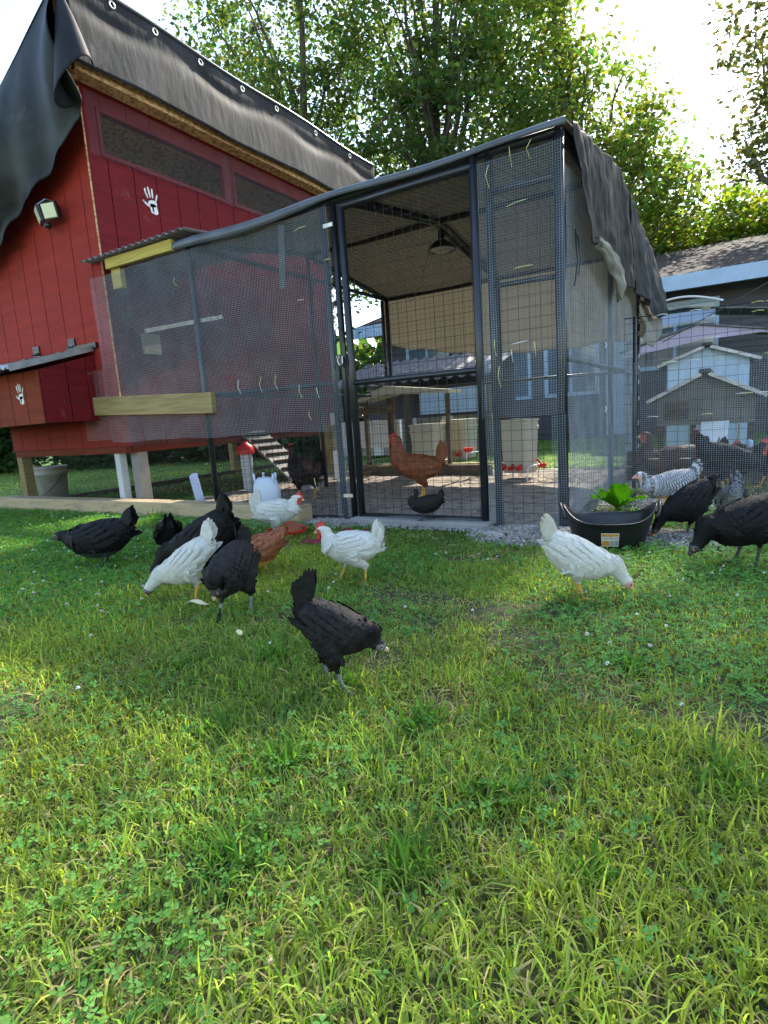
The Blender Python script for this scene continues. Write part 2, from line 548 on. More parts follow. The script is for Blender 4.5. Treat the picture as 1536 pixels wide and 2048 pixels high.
def tree(name, label, base, trunk_r, fork_z, blobs, nclu, per, leaf, colour, seed, barkm='bark', group=None, lean=(0, 0), sigma=0.30, cat='tree', limbs=26, hollow=0.35):
    rr = random.Random(seed)
    r = np.random.default_rng(seed)
    t = thing(name, label, cat, base, 0, group)
    bx, by, bz = base
    top = max(c[2] + rd[2] * 0.7 for c, rd in blobs)
    b = MB()
    npt = 14
    tp = []
    for i in range(npt):
        f = i / (npt - 1)
        tp.append(Vector((bx + lean[0] * f * top + 0.22 * math.sin(f * 5 + seed), by + lean[1] * f * top + 0.18 * math.cos(f * 4 + seed) - 0.18, bz - 0.1 + f * top)))
    b.tube(tp, [trunk_r * (1 - 0.88 * (i / (npt - 1)) ** 0.8) + 0.01 for i in range(npt)], 9)
    wts = [rd[0] * rd[1] * rd[2] for c, rd in blobs]
    cl = []
    for k in range(nclu):
        c, rd = rr.choices(blobs, wts)[0]
        d = r.normal(size=3)
        d /= np.linalg.norm(d)
        q = (hollow + (1 - hollow) * rr.random() ** 0.5)
        p = np.array(c) + d * np.array(rd) * q
        if p[2] < 0.15:
            p[2] = 0.15 + rr.random() * 0.3
        cl.append(p)
    # limbs reach for clusters, then twigs
    ends = rr.sample(cl, min(limbs, len(cl)))
    for e in ends:
        e = Vector(e)
        f0 = min(0.92, max(fork_z / top, (e.z - bz) / top * rr.uniform(0.45, 0.75)))
        s = tp[0].lerp(tp[-1], 0)
        idx = f0 * (npt - 1)
        i0 = int(idx)
        s = tp[i0].lerp(tp[min(i0 + 1, npt - 1)], idx - i0)
        mid = s.lerp(e, 0.5) + Vector((rr.uniform(-.3, .3), rr.uniform(-.3, .3), 0.12 * (e - s).length))
        pts = []
        for k in range(9):
            u = k / 8
            pts.append(s * (1 - u) ** 2 + mid * 2 * u * (1 - u) + e * u * u + Vector((rr.uniform(-.06, .06), rr.uniform(-.06, .06), rr.uniform(-.06, .06))) * (1 if 0 < k < 8 else 0))
        r0 = trunk_r * (1 - 0.85 * f0) * rr.uniform(0.35, 0.6)
        b.tube(pts, [r0 * (1 - u / 9) + 0.008 for u in range(9)], 6)
        for q in range(6):
            a = pts[rr.randint(3, 8)]
            o = Vector((rr.gauss(0, 1), rr.gauss(0, 1), rr.gauss(0.25, 0.8))).normalized() * rr.uniform(0.5, 1.3) * max(sigma, .25) * 2
            b.tube([a, a + o * 0.5 + Vector((0, 0, .05)), a + o], [0.016, 0.011, 0.005], 4)
    adopt(b.build('trunk', barkm, smooth=True), t)
    cl = np.array(cl)
    n = nclu * per
    sg = np.repeat(sigma * r.uniform(0.55, 1.4, nclu), per)[:, None]
    P = np.repeat(cl, per, axis=0) + r.normal(size=(n, 3)) * sg * np.array([1, 1, 0.6])
    P[:, 2] = np.maximum(P[:, 2], 0.05)
    clump = np.repeat(r.uniform(0.72, 1.35, nclu), per)[:, None]
    C = leaf_cols(n, colour, 0.22, seed) * clump
    # leaf_mesh positions are world positions
    o = leaf_mesh('crown', P, leaf, C, 'leaf', None, seed=seed)
    adopt(o, t)
    return t


GT = 'trees behind the run and the house'
tree('broadleaf_tree', 'tall green broadleaf tree rising right behind the red coop roof', (-8.6, 9.6, 0), 0.26, 3.0,
     [((-9.2, 9.5, 9.5), (2.6, 2.4, 3.6)), ((-7.0, 9.4, 7.2), (2.2, 2.0, 2.4)), ((-11.0, 9.8, 9.3), (1.5, 1.8, 2.3)), ((-8.2, 9.6, 4.8), (2.2, 1.8, 1.6))],
     430, 62, 0.082, (0.075, 0.115, 0.040), 3, group=GT, limbs=36)
tree('broadleaf_tree', 'tall tree with several slim dark stems behind the middle of the run roof', (-5.3, 11.0, 0), 0.24, 2.0,
     [((-5.9, 11.0, 10.4), (2.1, 1.9, 3.6)), ((-4.6, 10.8, 6.8), (1.9, 1.8, 2.6)), ((-6.9, 11.2, 6.0), (1.8, 1.5, 2.2))],
     380, 58, 0.085, (0.075, 0.120, 0.042), 8, group=GT, limbs=44)
tree('broadleaf_tree', 'broad yellow-green tree above the right end of the run roof', (-3.0, 13.0, 0), 0.26, 2.0,
     [((-4.0, 12.6, 9.2), (1.5, 1.9, 2.4)), ((-2.3, 13.0, 6.9), (1.6, 2.0, 1.9)), ((-1.1, 13.2, 4.9), (1.3, 1.8, 1.5)), ((-3.4, 12.8, 5.2), (1.5, 1.8, 1.8))],
     480, 60, 0.088, (0.120, 0.165, 0.038), 12, group=GT, limbs=40)
tree('broadleaf_tree', 'sparse tree with bare pale branches at the right edge of the photo', (2.0, 12.4, 0), 0.22, 2.5,
     [((1.3, 12.4, 8.0), (0.8, 1.5, 1.9)), ((1.7, 12.4, 5.8), (1.2, 1.5, 1.3)), ((2.0, 12.4, 11.8), (1.8, 1.3, 1.1)), ((3.0, 12.0, 9.0), (1.3, 1.5, 2.0))],  # highest blob lies above view, added to shade the tub and hens
     280, 46, 0.085, (0.080, 0.085, 0.040), 15, 'bark_pale', group=GT, limbs=30)
GB = 'bushes behind the grey house'
for i, (x, y, z, rx, rz_, lb) in enumerate([
        (-1.6, 14.5, 3.6, 1.7, 1.9, 'bright yellow-green bush showing over the left end of the house roof'),
        (1.0, 15.0, 3.9, 1.7, 1.9, 'bright yellow-green bush over the middle of the house roof in view'),
        (3.2, 15.0, 5.0, 1.8, 2.3, 'olive bush over the house roof at the right edge of the photo')]):
    tree('bush', lb, (x, y, 0), 0.14, 1.0, [((x, y, z), (rx, 1.6, rz_)), ((x - 0.4, y, z * 0.5), (rx * 0.9, 1.3, z * 0.5))],
         300, 80, 0.095, (0.15, 0.20, 0.028), 31 + i, group=GB, cat='bush', limbs=14)
# unseen tree added right of the frame for dappled shade on the lawn
tree('broadleaf_tree', 'tall unseen tree added for shade on the right, beyond the house end', (7.4, 12.0, 0), 0.30, 4.5,
     [((6.8, 12.4, 10.0), (2.4, 2.4, 2.4)), ((8.2, 12.0, 9.0), (2.2, 2.4, 2.6)), ((6.6, 12.8, 12.4), (1.8, 2.0, 1.6))],
     250, 60, 0.13, (0.05, 0.10, 0.022), 21, group=GT, limbs=30, sigma=0.5)
GH = 'dark shrubs behind the red coop'
for i, (x, y, z, rx, rz_, lb) in enumerate([
        (-14.5, 1.6, 2.3, 1.5, 2.4, 'tall dark shrub at the left edge of the photo beside the coop'),
        (-13.5, 3.4, 1.7, 1.6, 1.8, 'dark shrub beyond the bucket under the coop'),
        (-11.0, 4.6, 1.3, 1.6, 1.5, 'dark shrub seen between the coop legs'),
        (-9.0, 5.6, 1.3, 1.5, 1.5, 'dark shrub seen behind the white coop leg'),
        (-7.2, 6.4, 1.3, 1.3, 1.5, 'dark shrub behind the ramp')]):
    tree('shrub', lb, (x, y, 0), 0.07, 0.3, [((x, y, z), (rx, 1.2, rz_)), ((x, y, 0.7), (rx * 1.05, 1.1, 0.8))],
         190, 62, 0.11, (0.035, 0.075, 0.02), 41 + i, group=GH, cat='shrub', limbs=14, sigma=0.3)
tree('broadleaf_tree', 'green tree crown just inside the left edge of the photo', (-26.0, 8.5, 0), 0.25, 3.0,
     [((-26.2, 8.5, 8.0), (2.6, 2.2, 3.8))], 170, 60, 0.2, (0.08, 0.15, 0.03), 52, group=GT, limbs=16)
# far belt of wood that closes the view behind everything
def far_wood():
    r = np.random.default_rng(5)
    n = 26000
    x = r.uniform(-48, 26, n)
    y = 26 + r.uniform(0, 6, n) + 3 * np.sin(x * 0.3)
    h = 4.8 + 1.0 * np.sin(x * 0.55) + 0.7 * np.sin(x * 1.7 + 1)
    z = r.uniform(0, 1, n) * h
    C = leaf_cols(n, (0.05, 0.09, 0.022), 0.3, 9)
    o = leaf_mesh('far_wood', np.stack([x, y, z], 1), 0.5, C, 'leaf', None, seed=4, kind='stuff')
    tag(o, 'dense green wood filling the distance behind the trees', 'wood')
far_wood()


# ------------------------------------------------------------------ grey house
def house():
    t = thing('house', 'low grey sided house with brown shingle roof and pale blue fascia at right', 'house', (0, 10.5, 0))
    wy = 8.7
    b = MB()
    b.box((-6.2, wy, 0), (9, wy + 7.2, 2.52))
    w = adopt(b.build('wall', 'siding'), t)
    for k in range(20):      # lap siding courses
        z = 0.12 + k * 0.12
        q = MB()
        q.prism([(wy - 0.004, z + 0.112), (wy - 0.018, z), (wy - 0.018, z - 0.004), (wy - 0.002, z - 0.004)], 'x', -6.2, 9)
        o = q.build('siding_board', 'siding')
        o.parent = w
    b = MB()
    sl = (3.86 - 2.62) / 4.2
    b.prism([(8.1, 2.56), (12.3, 3.86), (16.5, 2.56), (16.5, 2.64), (12.3, 3.94), (8.1, 2.64)], 'x', -6.6, 9.4)
    r = adopt(b.build('roof', 'shingle'), t)
    for k in range(14):
        y = 8.06 + k * 0.3
        z = 2.643 + (y - 8.1) * (3.94 - 2.64) / 4.2
        q = MB()
        q.prism([(y, z + 0.012), (y + 0.31, z + 0.012 + 0.31 * 0.3095), (y + 0.31, z + 0.31 * 0.3095 + 0.002), (y, z - 0.002)], 'x', -6.6, 9.4)
        q.build('shingle_course', 'shingle').parent = r
    b = MB()
    b.box((-6.6, 8.05, 2.42), (9.4, 8.09, 2.66))
    adopt(b.build('fascia', 'trim_blue'), t)
    b = MB()
    b.box((-6.6, 8.092, 2.50), (9.4, wy - 0.002, 2.53))
    adopt(b.build('soffit', 'paint_grey'), t)
    for (x0, x1, z0, z1) in ((-0.75, 0.45, 1.25, 2.25), (-2.4, -1.5, 0.9, 2.1), (-3.9, -2.8, 0.9, 2.1), (1.6, 2.6, 1.0, 2.2), (-5.5, -4.6, 0.9, 2.1)):
        q = MB()
        for a, c in (((x0 - .07, z0 - .07), (x1 + .07, z0)), ((x0 - .07, z1), (x1 + .07, z1 + .07)), ((x0 - .07, z0), (x0, z1)), ((x1, z0), (x1 + .07, z1)), (((x0 + x1) / 2 - .025, z0), ((x0 + x1) / 2 + .025, z1))):
            q.box((a[0], wy - 0.05, a[1]), (c[0], wy - 0.015, c[1]))
        f = adopt(q.build('window', 'trim_blue'), t)
        q = MB()
        q.box((x0, wy - 0.02, z0), (x1, wy - 0.012, z1))
        q.build('pane', 'glass').parent = f
    q = MB()
    q.box((-0.98, wy - 0.06, 0.05), (-0.9, wy - 0.02, 2.1))
    q.box((-1.3, wy - 0.06, 0.05), (-1.22, wy - 0.02, 2.1))
    q.box((-1.22, wy - 0.05, 0.05), (-0.98, wy - 0.03, 2.05))
    adopt(q.build('door', 'trim_blue'), t)
house()


# ------------------------------------------------------------------ red coop
def hand_poly(mb, c, U, Vv, N, size, lean=0.0):
    """painted hand print: palm and five fingers as thin flat shapes; U right, Vv up, N outward"""
    def blob(cx, cy, w, h, ang, taper=0.8, seg=14):
        n = len(mb.v)
        pts = []
        for k in range(seg):
            a = 2 * math.pi * k / seg
            x = math.copysign(abs(math.cos(a)) ** 0.75, math.cos(a)) * w
            y = math.copysign(abs(math.sin(a)) ** 0.75, math.sin(a)) * h
            x *= 1 - (1 - taper) * (0.5 - 0.5 * y / h)
            xr = cx + x * math.cos(ang) - y * math.sin(ang)
            yr = cy + x * math.sin(ang) + y * math.cos(ang)
            xl = xr * math.cos(lean) - yr * math.sin(lean)
            yl = xr * math.sin(lean) + yr * math.cos(lean)
            pts.append((xl * size, yl * size))
        for z in (0.0, 0.0015):
            for x, y in pts:
                mb.v.append(tuple(c + U * x + Vv * y + N * (0.001 + z)))
        mb.f.append(tuple(n + seg + i for i in range(seg)))
        for i in range(seg):
            j = (i + 1) % seg
            mb.f.append((n + i, n + j, n + seg + j, n + seg + i))
    blob(0.03, -0.10, 0.215, 0.13, 0.1, 0.95)
    blob(0.09, -0.30, 0.125, 0.20, 0.12, 1.1)
    blob(-0.04, -0.28, 0.085, 0.19, -0.05, 1.0)
    blob(-0.20, 0.24, 0.040, 0.17, 0.30, 0.8)
    blob(-0.21, 0.40, 0.036, 0.05, 0.3, 1.0)
    blob(-0.045, 0.32, 0.044, 0.21, 0.08, 0.8)
    blob(0.10, 0.29, 0.042, 0.19, -0.12, 0.8)
    blob(0.265, 0.14, 0.036, 0.16, -0.42, 0.8)
    blob(-0.27, -0.14, 0.046, 0.16, 0.95, 0.8)
    blob(-0.38, -0.05, 0.045, 0.05, 0.9, 1.0)


def corrugated(x0, x1, y0, z0, y1, z1, pitch, amp, th=0.002, along='x', nper=8):
    """ridges run in y; wave seen along x"""
    def f(u, v):
        x = x0 + (x1 - x0) * u
        w = amp * math.sin(2 * math.pi * (x - x0) / pitch)
        return (x, y0 + (y1 - y0) * v, z0 + (z1 - z0) * v + w)
    n = int((x1 - x0) / pitch * nper)
    return MB().sheet(f, n, 3, th)


def coop():
    t = thing('chicken_coop', 'raised red board coop on legs under a black tarp roof, left of the run', 'coop', (-4.5, 1.5, 0))
    # front wall
    def rz(x):
        return 3.36 + 0.45 * (x + 3.6)
    b = MB()
    b.prism([(-5.42, 0.56), (-3.62, 0.56), (-3.62, rz(-3.62)), (-5.42, rz(-5.42))], 'y', 0.012, 0.05)
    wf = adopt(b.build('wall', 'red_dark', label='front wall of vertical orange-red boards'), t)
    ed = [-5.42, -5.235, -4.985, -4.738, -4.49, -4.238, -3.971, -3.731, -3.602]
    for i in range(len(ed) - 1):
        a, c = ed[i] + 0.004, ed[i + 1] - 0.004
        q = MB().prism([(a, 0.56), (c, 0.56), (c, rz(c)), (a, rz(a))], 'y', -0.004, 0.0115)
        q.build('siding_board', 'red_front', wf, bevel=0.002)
    # right side wall with two long clerestory openings
    W = [(0.15, 1.44), (1.60, 2.90)]
    b = MB()
    b.box((-3.66, 0.052, 0.56), (-3.622, 3.05, 2.88))
    b.box((-3.66, 0.052, 3.18), (-3.622, 3.05, 3.38))
    for a, c in ((0.052, W[0][0]), (W[0][1], W[1][0]), (W[1][1], 3.05)):
        b.box((-3.66, a, 2.88), (-3.622, c, 3.18))
    ws = adopt(b.build('wall', 'red_dark', label='side wall of vertical red boards facing the run, shade put into their colour'), t)
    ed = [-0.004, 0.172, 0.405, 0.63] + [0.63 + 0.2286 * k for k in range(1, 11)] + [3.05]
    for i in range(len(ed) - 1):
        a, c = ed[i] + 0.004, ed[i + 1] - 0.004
        m_ = 'red_shaded'
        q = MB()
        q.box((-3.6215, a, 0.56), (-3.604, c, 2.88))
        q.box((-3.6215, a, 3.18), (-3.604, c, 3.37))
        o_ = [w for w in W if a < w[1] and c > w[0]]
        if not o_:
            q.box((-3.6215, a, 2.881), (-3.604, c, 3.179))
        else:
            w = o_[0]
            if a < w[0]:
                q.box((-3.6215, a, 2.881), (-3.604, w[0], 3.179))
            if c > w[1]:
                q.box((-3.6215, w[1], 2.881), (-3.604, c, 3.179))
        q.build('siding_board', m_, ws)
    # trims round the openings
    for a, c in W:
        q = MB()
        q.box((-3.603, a - 0.03, 2.85), (-3.592, c + 0.03, 2.88))
        q.box((-3.603, a - 0.03, 3.18), (-3.592, c + 0.03, 3.21))
        q.box((-3.603, a - 0.03, 2.881), (-3.592, a, 3.179))
        q.box((-3.603, c, 2.881), (-3.592, c + 0.03, 3.179))
        f = adopt(q.build('window', 'red_shaded'), t)
        L = grid_lines(lambda u, v: np.stack([np.full_like(u, -3.588) + 0 * u, u, v], 1), a - 0.12, c + 0.1, 2.84, 3.30, 0.0127, 0.0127, 0.4)
        wires(L, 0.00036, 'window_mesh', 'wire_zinc', f)
    # inner partitions, floor, back and left wall
    b = MB()
    b.box((-5.42, 0.06, 0.50), (-3.67, 3.05, 0.555))
    adopt(b.build('floor', 'red_brown'), t)
    b = MB()
    b.box((-5.42, 3.055, 0.56), (-3.605, 3.09, 3.30))
    b.box((-5.46, 0.012, 0.56), (-5.422, 3.05, 2.50))
    adopt(b.build('wall', 'red_shaded', label='back and far walls'), t)
    # corner trim sliver
    q = MB().box((-3.603, -0.009, 0.9), (-3.596, 0.002, 3.30))
    adopt(q.build('corner_trim', 'osb'), t)
    q = MB()
    q.box((-5.40, -0.006, 0.50), (-3.62, 0.05, 0.558))
    q.box((-3.66, 0.06, 0.50), (-3.61, 3.05, 0.558))
    adopt(q.build('skirt', 'red_brown'), t)
    # roof: OSB sheathing and joist edge under the tarp
    def zr(x):
        return 3.40 + 0.40 * (x + 3.46)
    q = MB().prism([(-5.9, zr(-5.9)), (-3.46, zr(-3.46)), (-3.46, zr(-3.46) + 0.018), (-5.9, zr(-5.9) + 0.018)], 'y', -0.10, 4.05)
    rf = adopt(q.build('roof', 'osb'), t)
    q = MB().box((-3.50, -0.10, 3.335), (-3.462, 4.05, 3.392))
    q.build('roof_edge', 'osb', rf)
    q = MB().beam((-3.52, -0.11, 3.40), (-3.52, -0.12, 3.90), 0.09, 0.04, (0, 1, 0))
    q.box((-3.56, -0.08, 3.82), (-3.50, 4.05, 3.90))
    for y in (1.0, 2.0, 3.0, 4.0):
        q.box((-3.56, y, 3.44), (-3.51, y + 0.05, 3.82))
    q.build('parapet_frame', 'osb', rf)
    # valance tarp along the right side with grommets
    def val(u, v):
        y = -0.12 + 4.22 * u
        z = 3.965 - 0.60 * v
        w = 0.5 + 0.5 * math.sin(y * 5.2 + 0.6 * math.sin(y * 2))
        crease = math.exp(-((v - 0.30 - 0.05 * math.sin(y * 5.2)) / 0.10) ** 2)
        x = -3.44 + 0.03 * v - 0.012 * crease * (0.6 + 0.6 * w) + 0.005 * math.sin(y * 9 + v * 4) * v
        z += 0.012 * math.sin(y * 3.1)
        return (x, y, z)
    tp = adopt(MB().sheet(val, 150, 22, 0.003).build('tarp_valance', 'tarp_black', smooth=True), t)
    q = MB()
    q.tube([Vector(val(i / 40, 0)) + Vector((0, 0, 0.006)) for i in range(41)], 0.016, 8)
    q.build('hem', 'tarp_hem', tp, smooth=True)
    for px, py in ((150, 6), (195, 28), (283, 87), (383, 146), (472, 198), (547, 238), (628, 290), (685, 320)):
        pass
    for y in (0.02, 0.27, 0.66, 1.14, 1.66, 2.16, 2.83, 3.52):
        q = MB()
        v0 = Vector(val((y + 0.12) / 4.22, 0.085))
        for k in range(20):
            pass
        prof_r, prof_t = 0.023, 0.0075
        for i in range(18):
            for j in range(6):
                a, c_ = 2 * math.pi * i / 18, 2 * math.pi * j / 6
                rr_ = prof_r + prof_t * math.cos(c_)
                q.v.append((v0.x + 0.006 + 0.5 * prof_t * math.sin(c_), v0.y + rr_ * math.cos(a), v0.z + rr_ * math.sin(a)))
        for i in range(18):
            for j in range(6):
                i2, j2 = (i + 1) % 18, (j + 1) % 6
                q.f.append((i * 6 + j, i2 * 6 + j, i2 * 6 + j2, i * 6 + j2))
        q.build('grommet', 'brass', tp, smooth=True)
    # roof tarp over the top, falling to the left
    def top(u, v):
        x = -3.45 - 2.6 * u
        y = -0.13 + 4.25 * v
        z = 3.965 + 0.44 * (x + 3.45) - 0.05 * math.sin(math.pi * u) + 0.015 * math.sin(y * 4 + u * 9)
        return (x, y, z)
    adopt(MB().sheet(top, 30, 40, 0.003).build('tarp_roof', 'tarp_black', smooth=True), t)
    # drape over the front gable
    bx = [-3.36, -3.43, -3.54, -3.66, -3.786, -4.148, -4.502, -4.667, -4.836, -5.3, -6.1]
    bz = [3.10, 2.97, 2.90, 2.83, 2.756, 2.626, 2.493, 2.366, 2.34, 2.15, 1.95]
    def dr(u, v):
        x = -3.50 - 2.55 * u
        xb = -3.37 - 2.7 * u
        zt = 3.955 + 0.44 * (x + 3.45)
        zb = float(np.interp(-xb, [-k for k in bx], bz))
        zb += 0.012 * math.sin(xb * 23)
        xx = x + (xb - x) * v
        bul = 0.16 * math.sin(math.pi * min(1, v * 1.05)) ** 1.2 * (0.75 + 0.45 * math.sin(xx * 3.7 + 0.5))
        y = -0.125 - bul - 0.04 * v + 0.02 * math.sin(xx * 13 + v * 2) * v
        return (xx, y, zt + (zb - zt) * v)
    adopt(MB().sheet(dr, 90, 50, 0.003).build('tarp_drape', 'tarp_side', smooth=True), t)
    for px_, zz in ((-3.70, 3.25), (-4.05, 3.02), (-4.45, 2.78)):
        pass
    # the rolled corner fold
    A = Vector((-3.50, -0.13, 3.88))
    ctr = Vector((-3.30, -0.22, 3.27))
    def fold(u, v):
        a = R_(-205 + 265 * u)
        rad = 0.155 + 0.02 * math.sin(u * 6)
        rim = ctr + Vector((math.cos(a) * rad, math.sin(a) * rad * 0.8, -0.13 + 0.13 * math.cos(R_(-205 + 265 * u) - 0.4)))
        p = A.lerp(rim, v ** 0.9)
        p += Vector((0, 0, 0.03 * math.sin(math.pi * v)))
        return p
    adopt(MB().sheet(fold, 40, 24, 0.004).build('tarp_fold', 'tarp_black', smooth=True), t)
    # legs
    for (x, y, w, mm) in ((-5.36, 0.05, 0.095, 'lumber'), (-3.79, 0.05, 0.07, 'paint_white'), (-3.66, 0.14, 0.10, 'paint_grey'), (-5.36, 2.9, 0.09, 'lumber'), (-3.68, 2.9, 0.09, 'lumber')):
        q = MB().box((x - w / 2, y - w / 2, 0.0), (x + w / 2, y + w / 2, 0.50))
        adopt(q.build('leg', mm, bevel=0.003, label={'paint_white': 'white painted leg', 'paint_grey': 'grey leg'}.get(mm)), t)
    q = MB().box((-5.345 - 0.03, 0.14, 0.0), (-5.30, 4.4, 0.055))
    adopt(q.build('base_timber', 'timber_dark', bevel=0.004), t)
    # nest box on the front wall
    b = MB()
    b.prism([(-0.01, 0.80), (-0.485, 0.80), (-0.485, 1.20), (-0.01, 1.335)], 'x', -5.75, -3.885)
    nb = adopt(b.build('nest_box', 'red_dark'), t)
    ed = [-5.75, -5.5, -5.22, -4.94, -4.66, -4.375, -4.17 + 0.06, -3.873]
    ed = [-5.75, -5.42, -5.13, -4.84, -4.56, -4.32, -4.09, -3.873]
    for i in range(len(ed) - 1):
        q = MB().box((ed[i] + 0.004, -0.50, 0.785), (ed[i + 1] - 0.004, -0.487, 1.20))
        q.build('siding_board', 'red_brown', nb, bevel=0.002)
    ed = [-0.486, -0.27, -0.10, -0.006]
    for i in range(3):
        a, c = ed[i] + 0.004, ed[i + 1] - 0.004
        q = MB().prism([(a, 0.79), (c, 0.79), (c, 1.20 + (c + 0.485) * 0.284), (a, 1.20 + (a + 0.485) * 0.284)], 'x', -3.884, -3.872)
        q.build('siding_board', 'red_shaded', nb)
    lid = corrugated(-5.85, -3.86, -0.70, 1.205, 0.0 - 0.02, 1.40, 0.068, 0.009).build('lid', 'galv', nb, smooth=True)
    q = MB()
    q.beam((-3.858, -0.71, 1.200), (-3.858, -0.02, 1.388), 0.012, 0.045)
    q.build('lid_edge', 'galv', nb)
    q = MB().box((-4.22, -0.030, 1.385), (-3.80, -0.008, 1.43))
    q.build('ledge', 'black_plastic', nb)
    for x in (-4.72, -4.16):
        q = MB()
        q.box((x - 0.05, -0.018, 1.39), (x + 0.05, -0.006, 1.50))
        q.tube([(x - 0.045, -0.026, 1.43), (x + 0.045, -0.026, 1.43)], 0.011, 8)
        q.box((x - 0.03, -0.14, 1.372), (x + 0.03, -0.02, 1.384))
        for dx, dz in ((-.03, 0.475), (.03, 0.475)):
            q.tube([(x + dx, -0.02, 1.0 + dz), (x + dx, -0.012, 1.0 + dz)], 0.008, 6)
        q.build('hinge', 'black_plastic', nb)
    hp = MB()
    hand_poly(hp, Vector((-4.166, -0.5005, 1.03)), Vector((1, 0, 0)), Vector((0, 0, 1)), Vector((0, -1, 0)), 0.165, 0.06)
    hp.build('hand_print', 'hand_white', nb)
    hp = MB()
    hand_poly(hp, Vector((-3.603, 0.555, 2.63)), Vector((0, 1, 0)), Vector((0, 0, 1)), Vector((1, 0, 0)), 0.215, 0.10)
    hp.build('hand_print', 'hand_white', ws)
    # small corrugated lean-to roof and its yellow joist
    lt = adopt(corrugated(-3.74, -2.52, -0.10, 2.035, 0.9, 2.12, 0.076, 0.012).build('lean_to_roof', 'corr_grey', smooth=True), t)
    q = MB().beam((-3.50, -0.03, 1.985), (-2.72, -0.03, 1.975), 0.036, 0.075)
    q.build('joist', 'lumber_y', lt)
    q = MB().box((-3.49, -0.01, 1.80), (-3.38, 0.03, 1.945))
    q.build('block', 'lumber_y', lt)
coop()


def brace():
    q = MB().beam((-3.985, -0.055, 0.912), (-2.46, -0.055, 0.842), 0.045, 0.150)
    o = q.build('lumber_beam', 'lumber', bevel=0.003)
    tag(o, 'greenish lumber beam fixed across the wire mesh in front of the coop', 'beam')
    q = MB().box((-5.47, -0.215, -0.02), (-1.63, -0.07, 0.125))
    o = q.build('base_timber', 'timber', bevel=0.006)
    tag(o, 'long weathered timber lying on the ground along the foot of the run', 'timber')
    q = MB().box((-1.30, -0.12, -0.01), (-0.38, -0.03, 0.045))
    o = q.build('threshold_board', 'paint_grey', bevel=0.004)
    tag(o, 'pale threshold board on the ground below the run door', 'board')
brace()


def flood():
    t = thing('security_light', 'black solar floodlight with two yellow lit faces on the red front wall', 'lamp', (-4.10, -0.05, 2.45))
    q = MB().box((-0.05, -0.0, 0.02), (0.05, 0.045, 0.10))
    q.beam((0, 0.02, 0.08), (0, -0.05, 0.11), 0.04, 0.02)
    q.build('bracket', 'black_plastic', t)
    q = MB().beam((-0.07, -0.035, 0.108), (0.06, -0.035, 0.118), 0.085, 0.008)
    q.build('solar_panel', 'glass', t)
    for sx, yw in ((-0.078, -0.45), (0.082, 0.30)):
        q = MB()
        c, s_ = math.cos(yw), math.sin(yw)
        U = Vector((c, s_, 0))
        N = Vector((s_, -c, -0.25)).normalized()
        Z = Vector((0, 0, 1)) - N * N.z
        Z.normalize()
        ctr = Vector((sx, -0.06, 0.03))
        def bx(mb, w, h, n0, n1):
            n = len(mb.v)
            for nn in (n0, n1):
                for i, j in ((-1, -1), (1, -1), (1, 1), (-1, 1)):
                    mb.v.append(tuple(ctr + U * (i * w) + Z * (j * h) + N * nn))
            mb.f += [tuple(n + i for i in k) for k in ((3, 2, 1, 0), (4, 5, 6, 7), (0, 1, 5, 4), (1, 2, 6, 5), (2, 3, 7, 6), (3, 0, 4, 7))]
        bx(q, 0.070, 0.064, -0.02, 0.015)
        h = q.build('lamp_head', 'black_plastic', t, bevel=0.004)
        q = MB()
        bx(q, 0.060, 0.052, 0.016, 0.019)
        q.build('lens', 'lens', h)
    q = MB().lathe([(0.001, -0.09), (0.02, -0.085), (0.028, -0.07), (0.028, -0.045), (0.001, -0.045)], 12, (0.0, -0.05, 0.0))
    q.build('sensor', 'black_plastic', t, smooth=True)
flood()

# ------------------------------------------------------------------ walk-in run
EAVE, RID, DEP, LEN = 1.95, 2.155, 2.77, 2.60


